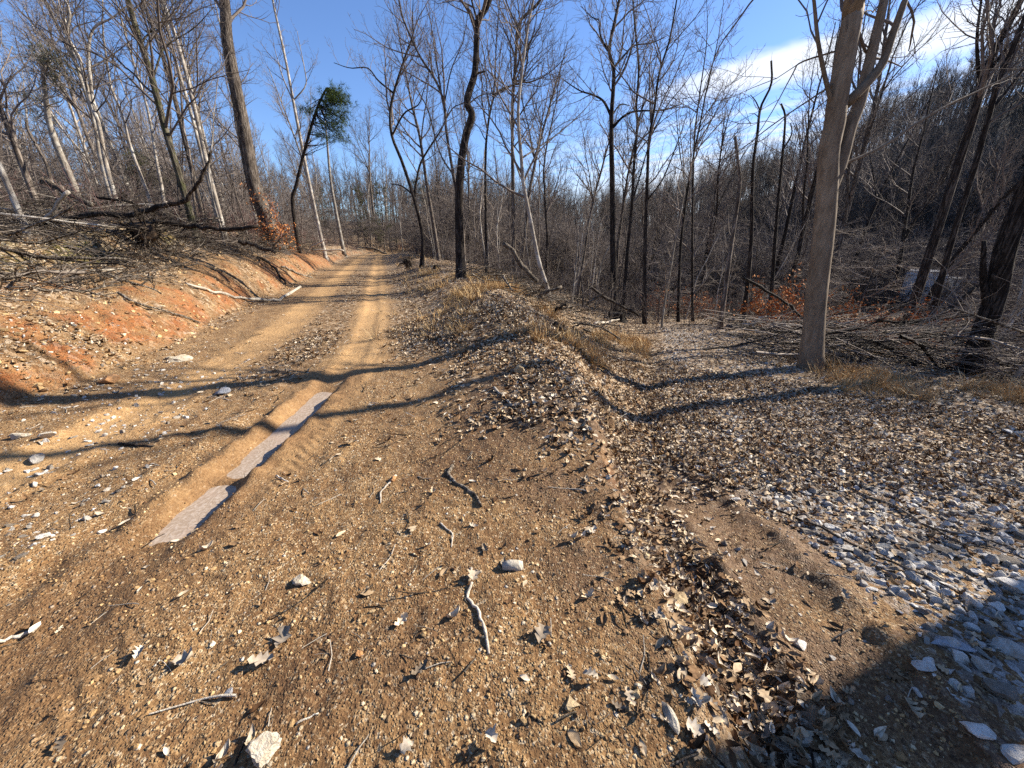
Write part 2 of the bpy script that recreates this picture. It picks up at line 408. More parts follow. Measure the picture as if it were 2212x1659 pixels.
def bark_mat(name, stops, scale=1.0, bump=.5, moss=0.0, mottled=0.0):
    m, t, b = new_mat(name)
    tc = t.add('ShaderNodeTexCoord'); oi = t.add('ShaderNodeObjectInfo')
    off = t.add('ShaderNodeVectorMath', operation='ADD'); t.l.new(tc.outputs['Object'], off.inputs[0])
    cc = t.add('ShaderNodeCombineXYZ')
    for i in range(3): t.put(cc.inputs[i], t.m('MULTIPLY', oi.outputs['Random'], 37.0))
    t.l.new(cc.outputs[0], off.inputs[1]); P = off.outputs[0]
    Pm = t.mapping(P, (1, 1, .22))
    n = t.noise(Pm, 26*scale, 5, .7, .4); n2 = t.noise(P, 3.5*scale, 3, .6)
    f = t.m('ADD', t.m('MULTIPLY', n, .7), t.m('MULTIPLY', n2, .3))
    c = t.ramp(f, stops)
    if mottled: c = t.mix(t.m('MULTIPLY', t.mapr(n2, .5, .62), mottled), c, (.5, .48, .43))
    if mottled == 0 and scale >= 1 and bump > .6:
        fu = t.noise(t.mapping(P, (1, 1, .10)), 24, 4, .6, .8); gr = t.mapr(fu, .42, .56)
        c = t.mix(gr, t.mix(1, c, (.35, .33, .32), 'MULTIPLY'), c); n = t.m('ADD', t.m('MULTIPLY', n, .5), gr)
    if moss: c = t.mix(t.m('MULTIPLY', t.mapr(t.noise(P, 6, 4, .6), .48, .62), moss), c, (.09, .10, .035))
    var = t.mapr(oi.outputs['Random'], 0, 1, .72, 1.25, smooth=False)
    cv = t.add('ShaderNodeCombineColor')
    for i in range(3): t.put(cv.inputs[i], var)
    c = t.mix(1, c, cv.outputs[0], 'MULTIPLY')
    t.l.new(c, b.inputs['Base Color']); b.inputs['Roughness'].default_value = .85
    b.inputs['Specular IOR Level'].default_value = .1
    bumpit(t, b, n, bump, .03)
    return m

def leaf_mat(name, stops, trans=.0):
    m, t, b = new_mat(name)
    oi = t.add('ShaderNodeObjectInfo'); tc = t.add('ShaderNodeTexCoord'); geo = t.add('ShaderNodeNewGeometry')
    pi = geo.outputs['Random Per Island']
    rv = t.m('FRACT', t.m('ADD', oi.outputs['Random'], pi))
    c = t.ramp(rv, stops)
    n = t.noise(geo.outputs['Position'], 60, 3, .6)
    c = t.mix(t.mapr(n, .35, .7, .0, .55), c, t.mix(1, c, (.45, .4, .36), 'MULTIPLY'))
    t.l.new(c, b.inputs['Base Color']); b.inputs['Roughness'].default_value = .85
    b.inputs['Specular IOR Level'].default_value = .12
    return m

def stone_mat(name, stops, sc=1.0):
    m, t, b = new_mat(name)
    oi = t.add('ShaderNodeObjectInfo'); geo = t.add('ShaderNodeNewGeometry'); P = geo.outputs['Position']
    c = t.ramp(oi.outputs['Random'], stops)
    n = t.noise(P, 34*sc, 6, .75); n2 = t.noise(P, 120*sc, 3, .6)
    c = t.mix(t.mapr(n, .42, .66, 0, .6), c, t.mix(1, c, (.55, .47, .38), 'MULTIPLY'))
    c = t.mix(t.mapr(n2, .55, .8, 0, .4), c, (.45, .36, .26))
    c = t.mix(t.mapr(t.noise(P, 11*sc, 3, .6), .5, .7, 0, .55), c, (.24, .15, .075))
    t.l.new(c, b.inputs['Base Color']); b.inputs['Roughness'].default_value = .8
    b.inputs['Specular IOR Level'].default_value = .3
    bumpit(t, b, t.m('ADD', n, t.m('MULTIPLY', n2, .5)), 1.0, .012)
    return m

M_GROUND = ground_material()
M_BARK = bark_mat('bark_grey_brown', [(.3, (.045, .034, .026)), (.5, (.16, .13, .105)), (.72, (.33, .29, .245))], 1, .8)
M_BARKPALE = bark_mat('bark_pale', [(.3, (.11, .09, .072)), (.5, (.25, .215, .175)), (.72, (.46, .42, .36))], 1, .5, mottled=.5)
M_BARKDARK = bark_mat('bark_dark', [(.32, (.02, .016, .013)), (.5, (.06, .048, .04)), (.72, (.15, .125, .10))], 1, .9)
M_BARKMOSS = bark_mat('bark_mossy', [(.3, (.04, .033, .022)), (.5, (.14, .12, .085)), (.72, (.30, .27, .21))], 1, .9, moss=.55)
M_BEECH = bark_mat('bark_smooth_beech', [(.3, (.07, .05, .034)), (.5, (.15, .115, .08)), (.72, (.24, .195, .145))], .5, .3)
M_TWIG = bark_mat('twig', [(.3, (.075, .058, .048)), (.6, (.18, .15, .13))], 1, .1)
M_TWIGPALE = bark_mat('twig_pale', [(.3, (.13, .10, .08)), (.6, (.27, .225, .18))], 1, .1)
M_TWIGRED = bark_mat('twig_reddish', [(.3, (.10, .05, .04)), (.6, (.22, .13, .11))], 1, .1)
M_DEAD = bark_mat('weathered_wood', [(.3, (.06, .045, .032)), (.5, (.22, .18, .135)), (.7, (.46, .41, .34))], 1, .8)
M_DEADDARK = bark_mat('rotten_wood', [(.3, (.018, .014, .010)), (.5, (.07, .055, .042)), (.7, (.18, .15, .12))], 1, .9)
M_DEADPALE = bark_mat('bleached_wood', [(.3, (.22, .18, .13)), (.5, (.44, .38, .30)), (.7, (.62, .57, .48))], 1, .6)
M_LEAF = leaf_mat('dead_leaf', [(0, (.09, .045, .02)), (.25, (.22, .13, .065)), (.5, (.40, .28, .16)), (.78, (.58, .46, .31)), (1, (.68, .59, .46))])
M_LEAFGREY = leaf_mat('grey_dead_leaf', [(0, (.17, .13, .09)), (.5, (.36, .29, .21)), (1, (.55, .48, .38))])
M_RUSSET = leaf_mat('russet_leaf', [(0, (.22, .07, .022)), (.5, (.46, .17, .05)), (1, (.62, .30, .11))])
M_NEEDLE = leaf_mat('pine_needle', [(0, (.05, .08, .02)), (.6, (.10, .15, .04)), (1, (.17, .21, .07))])
M_NEEDLEDRY = leaf_mat('dull_pine_needle', [(0, (.05, .055, .025)), (.6, (.09, .095, .05)), (1, (.14, .13, .075))])
M_GRASS = leaf_mat('dry_grass', [(0, (.30, .17, .065)), (.5, (.50, .33, .15)), (1, (.66, .50, .28))])
M_PEB = stone_mat('tan_pebble', [(0, (.14, .07, .03)), (.35, (.33, .19, .075)), (.7, (.50, .33, .15)), (.93, (.62, .46, .25)), (1, (.68, .58, .42))])
M_GRAV = stone_mat('grey_limestone', [(0, (.13, .105, .08)), (.3, (.31, .285, .245)), (.65, (.52, .49, .44)), (1, (.68, .65, .59))])
M_TANROCK = stone_mat('tan_rock', [(0, (.40, .29, .15)), (1, (.50, .38, .22))])
M_ORANGEROCK = stone_mat('orange_rock', [(0, (.46, .23, .09)), (1, (.52, .28, .12))])
M_GREYROCK = stone_mat('blue_grey_rock', [(0, (.26, .27, .29)), (1, (.42, .43, .45))])
M_PALEROCK = stone_mat('pale_rock', [(0, (.42, .36, .26)), (1, (.54, .48, .38))])

# ------------------------------------------------------------------ ground sheet
def build_ground():
    rr = [0.0]; r = 0.3
    while r < 9: rr.append(r); r *= 1.0088
    while r < 60: rr.append(r); r *= 1.015
    while r < 700: rr.append(r); r *= 1.05
    rr = np.array(rr)
    a1 = np.arange(-64, 64.01, 0.24); a2 = np.arange(68, 292, 4.0)
    aa = np.radians(np.concatenate([a1, a2])); na = len(aa); nr = len(rr)
    Rr, Aa = np.meshgrid(rr, aa, indexing='ij')
    X = Rr*np.sin(Aa); Y = Rr*np.cos(Aa)
    Z = H(X, Y)
    M = masks(X, Y)
    V = np.stack([X, Y, Z], -1).reshape(-1, 3)
    i = np.arange(nr-1)[:, None]*na; j = np.arange(na)[None, :]; k = (j+1) % na
    Q = np.stack([i+j, i+na+j, i+na+k, i+k], -1).reshape(-1, 4)
    Q = Q[:, ::-1]
    me = mesh_np('ground', V, Q[na:], None, True, {k2: M[k2].ravel() for k2 in ('clay', 'track', 'litter', 'moss', 'gravel', 'dark_soil')})
    o = link('ground', me, M_GROUND); tag(o, 'sloping bare ground of tan dirt, orange clay, leaf litter and grey gravel', kind='structure')
    return o
ground = build_ground()

# ------------------------------------------------------------------ trees
def unit(v): return v/(np.linalg.norm(v)+1e-9)
def wobble_line(p0, d0, L, n, bend=.25, up=.12, rg=rng):
    pts = [np.array(p0, float)]; d = unit(np.array(d0, float)); st = L/n
    for _ in range(n):
        d = unit(d + bend*rg.normal(size=3)*.5 + np.array([0, 0, up]))
        pts.append(pts[-1]+d*st)
    return np.array(pts)
def interp_line(P, t):
    n = len(P)-1; f = min(max(t, 0), .999)*n; i = int(f); w = f-i
    return P[i]*(1-w)+P[i+1]*w, unit(P[i+1]-P[i])
def side_dir(T, ang, rg=rng):
    v = rg.normal(size=3); v = unit(v - T*np.dot(v, T))
    return unit(T*math.cos(ang)+v*math.sin(ang))
def branches(tb, P, r0, r1, t0, n1, L1, depth, rg=rng, ang=(.6, 1.0), up=.13, twig=.004, dens=1.0, bend=.3, lfall=.55):
    """branches off the line P; depth = levels still to grow"""
    for k in range(n1):
        t = t0+(1-t0)*((k+rg.random())/n1)
        p, T = interp_line(P, t)
        rp = r0+(r1-r0)*t
        L = L1*(1-lfall*((t-t0)/(1-t0+1e-6)))*(0.6+.7*rg.random())
        r = max(min(rp*.55, L*.016), twig)
        d = side_dir(T, rg.uniform(*ang), rg)
        seg = 6 if depth >= 2 else (4 if depth == 1 else 3)
        Q = wobble_line(p, d, L, seg, bend, up, rg)
        rad = np.linspace(r, max(r*.3, twig*.6), seg+1)
        tb.tube(Q, rad, 4 if depth >= 2 else 3)
        if depth > 0:
            nn = max(2, int((L*(2.6 if depth >= 2 else 5.0))*dens))
            nn = min(nn, 13 if depth >= 2 else 9)
            branches(tb, Q, r, r*.3, .15, nn, L*(.48 if depth >= 2 else .42), depth-1, rg, (.5, 1.0), up*.9, twig, dens, bend, .4)

def make_tree_mesh(seed, h, r, t0, nl, L1, ang=(.5, .9), up=.14, depth=2, lean=.03, wob=.10, dens=1.0, twig=.005, forks=0):
    rg = np.random.default_rng(seed)
    tr = Tubes(); cr = Tubes()
    n = 14
    P = wobble_line((0, 0, -.3), (lean*rg.normal(), lean*rg.normal(), 1), h+.3, n, wob, .10, rg)
    rad = r*(1-np.linspace(0, 1, n+1)**1.2*.85); rad[0] *= 1.35
    tr.tube(P, rad, 7)
    lines = [(P, rad[0], rad[-1])]
    for f in range(forks):
        t = rg.uniform(.3, .6); p, T = interp_line(P, t)
        Q = wobble_line(p, side_dir(T, rg.uniform(.25, .5), rg), h*(1-t)*.9, 9, .2, .16, rg)
        rq = np.linspace(r*(1-t)*.75, r*.08, 10); tr.tube(Q, rq, 5); lines.append((Q, rq[0], rq[-1]))
    for i, (Q, a, b) in enumerate(lines):
        branches(cr, Q, a, b, t0 if i == 0 else .2, nl if i == 0 else nl//2, L1, depth, rg, ang, up, twig, dens)
    return tr.mesh('trunk'), cr.mesh('crown')

TREE_SPECS = [ # seed, h, r, t0, nl, L1, kwargs
    (1, 15, .13, .38, 20, 3.2, dict(up=.13, ang=(.5, .95), dens=1.6)),
    (2, 17, .16, .45, 20, 3.6, dict(up=.11, forks=1, dens=1.5)),
    (3, 13, .10, .35, 18, 2.8, dict(up=.13, wob=.2, dens=1.6)),
    (4, 16, .15, .42, 18, 3.4, dict(up=.1, forks=2, dens=1.4)),
    (5, 14, .12, .30, 22, 3.0, dict(up=.12, wob=.22, dens=1.6)),
    (6, 12, .085, .4, 16, 2.4, dict(up=.15, ang=(.4, .8), dens=1.6)),
    (7, 18, .18, .5, 20, 4.0, dict(up=.1, forks=1, dens=1.5)),
    (8, 10, .065, .3, 16, 2.0, dict(up=.14, wob=.2, dens=1.7)),
]
TREES = [make_tree_mesh(*s[:6], **s[6]) for s in TREE_SPECS]
SAPS = [make_tree_mesh(50+i, 3.5+1.1*i, .022+.006*i, .2, 11, 1.2, depth=1, up=.12, wob=.16, twig=.003, dens=1.3) for i in range(4)]
def shrub_mesh(seed, h, stems, spread, r=.009, dens=1.2, depth=1):
    rg = np.random.default_rng(seed); tb = Tubes()
    for _ in range(stems):
        a = rg.uniform(0, 6.28); p = np.array([math.cos(a), math.sin(a), 0])*rg.uniform(0, .25)
        d = np.array([math.cos(a)*spread*rg.random(), math.sin(a)*spread*rg.random(), 1.])
        L = h*rg.uniform(.5, 1.1)
        Q = wobble_line(p-np.array([0, 0, .1]), d, L, 7, .22, .03, rg)
        tb.tube(Q, np.linspace(r*rg.uniform(.6, 1.2), .0025, 8), 3)
        branches(tb, Q, r, .003, .2, int(6*dens), L*.35, depth, rg, (.5, 1.1), .03, .0022, dens, .35)
    return tb.mesh('stems')
SHRUBS = [shrub_mesh(80+i, 1.5+.3*i, 6+i, .5) for i in range(4)]
def understory_mesh(seed, h, L1):
    """low beech-like tree, long flat sprays of fine twigs"""
    rg = np.random.default_rng(seed); tr = Tubes(); cr = Tubes()
    P = wobble_line((0, 0, -.2), (.1*rg.normal(), .1*rg.normal(), 1), h, 10, .16, .08, rg)
    tr.tube(P, np.linspace(.045, .01, 11), 6)
    for k in range(15):
        p, T = interp_line(P, .12+.85*k/15)
        a = rg.uniform(0, 6.28); d = np.array([math.cos(a), math.sin(a), rg.uniform(-.1, .4)])
        L = L1*rg.uniform(.6, 1.1)*(1-.4*k/15)
        Q = wobble_line(p, d, L, 7, .3, .02, rg); cr.tube(Q, np.linspace(.014, .004, 8), 4)
        for m in range(9):
            p2, T2 = interp_line(Q, .15+.8*m/9)
            d2 = side_dir(T2, rg.uniform(.6, 1.0), rg); d2[2] *= .35
            Q2 = wobble_line(p2, d2, L*rg.uniform(.25, .5), 5, .35, .02, rg); cr.tube(Q2, np.linspace(.007, .003, 6), 3)
            for q in range(4):
                p3, T3 = interp_line(Q2, .2+.7*q/4)
                d3 = side_dir(T3, .8, rg); d3[2] *= .4
                cr.tube(wobble_line(p3, d3, L*rg.uniform(.08, .18), 3, .35, .03, rg), [.0045, .0035, .003, .002], 3)
    return tr.mesh('trunk'), cr.mesh('crown')
UNDER = [understory_mesh(120+i, 3.4+i*.9, 2.0+.3*i) for i in range(3)]

def leaf_tuft(tb, c, R_, n, size, rg, needle=False, axis=None):
    """n small blades spread round a point"""
    for _ in range(n):
        d = unit(rg.normal(size=3) + (0 if axis is None else axis*1.2))
        if needle:
            w = unit(np.cross(d, rg.normal(size=3)))*size*.055
            b = c+d*size*.1
            tb.tris([b-w*.6, b+w*.6, b+d*size], [[0, 1, 2]])
        else:
            p = c+d*R_*rg.random()
            u = unit(rg.normal(size=3))*size*.5; v = unit(np.cross(u, rg.normal(size=3)))*size*.28
            tb.tris([p-u, p+v, p+u, p-v], [[0, 1, 2], [0, 2, 3]])
def pine_meshes(seed, h, r, t0, nl, L1, tufts=7, size=.2, lean=(0, 0), droop=0.0):
    rg = np.random.default_rng(seed); tr = Tubes(); li = Tubes(); fo = Tubes()
    P = wobble_line((0, 0, -.3), (lean[0], lean[1], 1), h, 12, .05, .02, rg)
    tr.tube(P, np.linspace(r, r*.25, 13), 7)
    for k in range(nl):
        t = t0+(1-t0)*k/nl; p, T = interp_line(P, t)
        a = rg.uniform(0, 6.28); d = np.array([math.cos(a), math.sin(a), .25-droop])
        L = L1*(1-.65*(t-t0)/(1-t0))*rg.uniform(.6, 1.1)
        Q = wobble_line(p, d, L, 6, .22, .06, rg); li.tube(Q, np.linspace(.022, .007, 7), 3)
        for m in range(tufts):
            p2, T2 = interp_line(Q, .35+.65*m/tufts)
            Q2 = wobble_line(p2, side_dir(T2, .7, rg), L*.22, 3, .3, .08, rg); li.tube(Q2, [.007, .005, .004, .003], 3)
            for q in range(3): leaf_tuft(fo, Q2[q+1], 0, 11, size, rg, True, unit(Q2[-1]-Q2[0]))
    return tr.mesh('trunk'), li.mesh('limbs'), fo.mesh('needles')
PINES = [pine_meshes(200, 13, .14, .5, 30, 2.6), pine_meshes(201, 9, .10, .15, 46, 2.2, 6, .2, droop=.15)]

def place_tree(kind, x, y, sc, rz, label, group, barkm, twigm, cat='tree', name='bare_tree', tilt=0.0):
    tr, cr = kind[0], kind[-1]
    root = empty(name, (x, y, float(H(x, y))), rz)
    root.scale = (sc, sc, sc); root.rotation_euler = (tilt*math.sin(rz*3), tilt*math.cos(rz*5), rz)
    tag(root, label, cat, group)
    for nm, me, mt in ([('trunk', tr, barkm)] if tr is not cr else []) + [('crown', cr, twigm)]:
        o = bpy.data.objects.new(nm, me); COL.objects.link(o); o.parent = root
        if not me.materials: me.materials.append(mt)
        o.material_slots[0].link = 'OBJECT'; o.material_slots[0].material = mt
    return root

def smooth_line(pts, n):
    """resample a traced line with a Catmull-Rom curve"""
    P = np.asarray(pts, float)
    if len(P) < 3:
        return np.array([P[0]+(P[-1]-P[0])*t for t in np.linspace(0, 1, n)])
    E = np.vstack([2*P[0]-P[1], P, 2*P[-1]-P[-2]]); out = []
    for t in np.linspace(0, len(P)-1-1e-6, n):
        i = int(t); f = t-i; a, b, c, d = E[i:i+4]
        out.append(.5*((2*b)+(-a+c)*f+(2*a-5*b+4*c-d)*f*f+(-a+3*b-3*c+d)*f**3))
    return np.array(out)

def hero(name, label, Y, pts, w, bark, twigm, limbs=(), t0=.35, nl=16, L1=2.6, depth=2, top=None, seed=1, ext=3.0, flare=1.25, wtop=None, cat='tree', sides=10, up=.14, group=None, dens=1.0, bumpy=.02, dy=0.0, ang=(.55, 1.0), twig=.0045):
    """a tree whose trunk and main limbs stand where the photograph shows them, on a plane at distance Y"""
    rg = np.random.default_rng(seed)
    P = [at(px, py, Y+dy*i) for i, (px, py) in enumerate(pts)]
    gx, gy = P[0][0], P[0][1]; gz = float(H(gx, gy))
    if P[0][2] > gz+.05: P.insert(0, np.array([gx-(P[1][0]-P[0][0])*.2, gy, gz]))
    P.insert(0, np.array([P[0][0], P[0][1], min(P[0][2], float(H(P[0][0], P[0][1])))-.25]))
    if ext:
        dd = unit(unit(P[-1]-P[-2])+np.array([0, 0, .5]))
        P.append(P[-1]+dd*ext*.5+rg.normal(size=3)*.1); P.append(P[-1]+dd*ext*.5+rg.normal(size=3)*.15)
    base = np.array([P[1][0], P[1][1], gz])
    P = np.array(P)-base
    n = max(14, 3*len(P))
    L = smooth_line(P, n)
    d0 = w*mpp(P[1]+base)/2
    iv = len(pts)-1
    d1 = (wtop*mpp(at(*pts[-1], Y))/2 if wtop else d0*.5)
    zt = (L[:, 2]-L[1, 2])/max((at(*pts[-1], Y)[2]-base[2]), .5)
    rad = np.clip(d0+(d1-d0)*np.clip(zt, 0, 1), .01, None)
    if ext: rad = np.where(zt > 1, d1*np.clip(1-.85*(zt-1)/max(zt.max()-1, .01), .12, 1), rad)
    rad[:2] *= flare; rad = rad*(1+.4*np.exp(-np.clip(L[:, 2], 0, None)/.22))
    root = empty(name, tuple(base)); tag(root, label, cat, group)
    tb = Tubes(); tb.tube(L, rad, sides, cap=not ext, bumpy=bumpy)
    link('trunk', tb.mesh('trunk'), bark, root)
    cr = Tubes(); lines = [(L, rad[2], rad[-1], t0, nl, L1)]
    for lb in limbs:
        lp, lw = lb[0], lb[1]; doff = lb[2] if len(lb) > 2 else rg.uniform(-.12, .12)
        Q = [at(px, py, Y+doff*i) - base for i, (px, py) in enumerate(lp)]
        k = int(np.argmin(np.linalg.norm(L-Q[0], axis=1))); Q[0] = L[k]*.6+Q[0]*.4
        lext = lb[3] if len(lb) > 3 else .8
        if lext: Q.append(Q[-1]+unit(unit(Q[-1]-Q[-2])+np.array([0, 0, .25]))*lext)
        LQ = smooth_line(Q, max(8, 3*len(Q)))
        r_ = lw*mpp(at(*lp[0], Y))/2
        rq = np.linspace(r_, r_*.45 if not lext else r_*.3, len(LQ))
        tl = Tubes(); tl.tube(LQ, rq, max(5, sides-3), cap=True, bumpy=bumpy); link('limb', tl.mesh('limb'), bark, root)
        if lext: lines.append((LQ, rq[0], rq[-1], .25, max(3, int(nl*.45)), L1*.7))
    for (Q, a, b, tt, n_, l_) in lines:
        if n_: branches(cr, Q, a, b, tt, int(n_*1.15), l_, depth, rg, ang, up*.85, twig, dens*1.5, .36)
    if not cr.empty(): link('crown', cr.mesh('crown'), twigm, root)
    return root

# traced trees -------------------------------------------------------------
hero('bare_tree', 'thick grey trunk beside the log pile on the left bank, russet vine round its foot', 20,
     [(592, 520), (575, 470), (548, 400), (525, 270), (505, 170), (490, 80), (485, 0)], 31, M_BARK, M_TWIG, t0=.7, nl=10, L1=3.5, seed=2, wtop=21, ext=7)
hero('bare_tree', 'leaning mossy trunk left of the thick trunk, with a broken stub halfway up', 13,
     [(402, 430), (381, 359), (355, 272), (329, 170), (302, 87), (276, 0)], 14, M_BARKMOSS, M_TWIG,
     limbs=[([(303, 88), (322, 72), (344, 53)], 4, .1), ([(330, 175), (350, 110), (372, 90), (420, 60)], 4, .2)], t0=.4, nl=18, L1=3.2, seed=3, wtop=11, ext=4)
hero('bare_tree', 'pale slender tree, right stem of the crossing pair near the thick left trunk', 17,
     [(476, 468), (449, 363), (427, 264), (404, 166), (378, 76), (351, 0)], 9, M_BARKPALE, M_TWIG,
     limbs=[([(378, 76), (400, 40), (430, 20), (470, 5)], 3, .2)], t0=.35, nl=16, L1=2.6, seed=4, wtop=7)
hero('bare_tree', 'pale slender tree, left stem of the crossing pair near the thick left trunk', 18,
     [(468, 465), (442, 359), (412, 242), (378, 128), (363, 64), (346, 0)], 8, M_BARKPALE, M_TWIG,
     limbs=[([(412, 242), (390, 200), (366, 196), (345, 205)], 3, .2)], t0=.35, nl=16, L1=2.6, seed=5, wtop=6)
hero('bare_tree', 'thin whitish tree leaning left at the road edge, in front of the pine', 29,
     [(701, 546), (676, 434), (642, 264), (619, 140), (601, 57), (589, 0)], 8, M_BARKPALE, M_TWIG,
     limbs=[([(632, 222), (660, 185), (658, 150), (648, 100)], 3, .2), ([(630, 215), (612, 170), (600, 130)], 3, -.2)], t0=.3, nl=15, L1=2.2, seed=6, wtop=4, ext=2)
hero('bare_tree', 'short pale stem by the orange cut, right of the thin whitish tree', 42,
     [(743, 546), (722, 438), (713, 380), (706, 300)], 8, M_BARKPALE, M_TWIG, t0=.3, nl=12, L1=2, seed=7, wtop=4)
hero('bare_tree', 'dark forked tree with crooked limbs on the right verge of the dirt road', 20,
     [(911, 576), (913, 510), (896, 434), (869, 351), (847, 295), (843, 245), (851, 200), (866, 151), (881, 106), (892, 75)], 9, M_BARKDARK, M_TWIG,
     limbs=[([(851, 200), (817, 174), (794, 147), (756, 147)], 4, .2), ([(851, 287), (873, 245), (903, 227), (915, 196)], 4, -.2),
            ([(898, 430), (900, 390), (911, 347), (949, 287), (960, 264)], 6, .2), ([(889, 418), (868, 402), (843, 397)], 4, 0, 0)], t0=.4, nl=14, L1=2.4, seed=8, wtop=4, ext=1.5)
hero('bare_tree', 'slim dark tree curving up just left of the thick crooked tree', 16.5,
     [(1003, 590), (998, 480), (983, 400), (964, 283), (960, 227), (941, 174), (911, 128), (892, 91), (870, 38), (862, 0)], 8, M_BARK, M_TWIG,
     limbs=[([(962, 262), (980, 232), (1000, 222)], 3, .2), ([(978, 370), (950, 330), (925, 240), (900, 190)], 4, .3), ([(960, 230), (975, 150), (1000, 90), (1010, 30)], 3, .3)], t0=.35, nl=16, L1=2.6, seed=9, wtop=4)
hero('bare_tree', 'thick dark crooked tree on the berm in the middle of the picture', 13.5,
     [(996, 606), (992, 491), (992, 415), (998, 340), (1009, 283), (1020, 249), (1010, 227), (1012, 204), (1024, 166), (1028, 132), (1030, 76), (1033, 42), (1058, 0)], 21, M_BARKDARK, M_TWIG,
     limbs=[([(1031, 45), (1024, 20), (1016, -10)], 6, .1), ([(1030, 160), (1040, 156), (1048, 153)], 5, 0, 0), ([(1012, 225), (1040, 205), (1075, 200)], 3, .3)], t0=.72, nl=14, L1=2.6, seed=10, wtop=12, ext=4, flare=1.2)
hero('bare_tree', 'slim dark stem with a bent arm, first to the right of the thick crooked tree', 17,
     [(1051, 600), (1049, 453), (1049, 340), (1053, 280), (1062, 227), (1073, 200), (1100, 186), (1130, 176)], 7, M_BARKDARK, M_TWIG,
     limbs=[([(1066, 215), (1070, 150), (1072, 90), (1078, 20)], 4, .1)], t0=.35, nl=14, L1=2.4, seed=11, wtop=4, ext=1)
hero('bare_tree', 'tall dark tree behind the pale bent trunk, forking high to the right', 19,
     [(1111, 590), (1109, 453), (1107, 329), (1107, 227), (1111, 170), (1115, 113), (1121, 50), (1168, 0)], 9, M_BARK, M_TWIG,
     limbs=[([(1115, 176), (1140, 178), (1168, 168), (1194, 151)], 4, .1), ([(1119, 60), (1100, 20), (1085, -20)], 4, .2)], t0=.35, nl=20, L1=3, seed=12, wtop=6)
hero('bare_tree', 'pale bent trunk rising from the brush heap, sunlit along its right side', 13,
     [(1183, 625), (1164, 566), (1145, 472), (1131, 400), (1126, 340), (1119, 245), (1128, 150), (1140, 60), (1152, 0)], 10, M_BARKPALE, M_TWIG,
     limbs=[([(1131, 400), (1113, 350), (1106, 300), (1100, 240)], 4, .2), ([(1127, 345), (1160, 320), (1210, 285), (1260, 240)], 4, .3)], t0=.35, nl=18, L1=2.6, seed=13, wtop=5)
hero('bare_tree', 'tall black-looking tree with wide crooked limbs, centre right', 19,
     [(1327, 655), (1324, 513), (1323, 411), (1321, 327), (1321, 252), (1325, 187), (1325, 145), (1316, 107), (1330, 37), (1338, 0)], 15, M_BARKDARK, M_TWIG,
     limbs=[([(1319, 255), (1304, 219), (1281, 205), (1253, 196)], 6, .1), ([(1326, 282), (1346, 252), (1374, 240), (1430, 238)], 6, -.1),
            ([(1325, 145), (1351, 117), (1370, 98), (1407, 93)], 5, .2), ([(1316, 107), (1298, 80), (1294, 45), (1280, 38)], 4, .2),
            ([(1322, 250), (1340, 226), (1360, 228)], 4, .3, 0), ([(1326, 190), (1352, 140), (1366, 90), (1375, 20)], 4, .4)], t0=.5, nl=18, L1=2.4, seed=14, wtop=6, ext=2)
hero('bare_tree', 'slim dark tree immediately right of the tall black-looking tree', 20,
     [(1349, 625), (1356, 537), (1365, 443), (1370, 350), (1377, 266), (1374, 233), (1380, 150), (1372, 60)], 8, M_BARKDARK, M_TWIG,
     limbs=[([(1366, 440), (1385, 370), (1402, 310)], 4, .1), ([(1377, 262), (1405, 180), (1420, 120)], 3, .2)], t0=.35, nl=16, L1=2.6, seed=15, wtop=4)
hero('bare_tree', 'straight dark tree at the left corner of the lower leaf-covered track', 15.5,
     [(1392, 686), (1393, 537), (1398, 397), (1402, 303), (1414, 233), (1423, 163), (1440, 107), (1449, 75)], 9, M_BARKDARK, M_TWIG,
     limbs=[([(1400, 440), (1430, 390), (1455, 330), (1470, 290)], 4, .2), ([(1404, 300), (1440, 230), (1480, 180)], 3, .3)], t0=.4, nl=16, L1=2.6, seed=16, wtop=4)
hero('bare_tree', 'thin dark tree, left of the pair at the far end of the lower track', 16,
     [(1465, 686), (1470, 537), (1484, 420), (1500, 327), (1512, 270), (1525, 200)], 7, M_BARKDARK, M_TWIG,
     limbs=[([(1484, 425), (1470, 340), (1462, 260)], 3, .2)], t0=.35, nl=16, L1=2.4, seed=17, wtop=3)
hero('bare_tree', 'thin dark tree, right of the pair at the far end of the lower track', 16.5,
     [(1496, 686), (1496, 467), (1500, 303), (1512, 200)], 6, M_BARKDARK, M_TWIG, t0=.3, nl=16, L1=2.4, seed=18, wtop=3)
hero('broken_tree', 'leaning dead trunk with a snapped top at the end of the lower track', 13.5,
     [(1556, 707), (1575, 560), (1589, 467), (1598, 397), (1594, 350), (1588, 294)], 11, M_BARK, M_TWIG,
     limbs=[([(1592, 460), (1612, 448), (1625, 435)], 3, 0, 0), ([(1598, 400), (1604, 385), (1600, 370)], 3, 0, 0)], t0=.4, nl=3, L1=.8, depth=0, seed=19, wtop=6, ext=0)
hero('broken_tree', 'tall dead trunk with a jagged forked top, right of the leaning dead trunk', 14.5,
     [(1606, 697), (1622, 537), (1626, 373), (1636, 289), (1643, 233), (1666, 182), (1666, 131)], 10, M_BARKDARK, M_TWIG,
     limbs=[([(1642, 235), (1632, 218), (1621, 205)], 3, 0, 0), ([(1640, 250), (1630, 246), (1618, 246)], 2, 0, 0)], t0=.4, nl=4, L1=.9, depth=0, seed=20, wtop=4, ext=0)
hero('broken_tree', 'dead trunk with a split top, closest to the smooth forked tree on its left', 15.5,
     [(1664, 675), (1678, 467), (1687, 373), (1692, 317), (1696, 252), (1687, 224)], 9, M_BARKDARK, M_TWIG,
     limbs=[([(1693, 320), (1710, 290), (1708, 265)], 4, 0, 0)], t0=.4, nl=5, L1=1.2, depth=1, seed=21, wtop=4, ext=0)
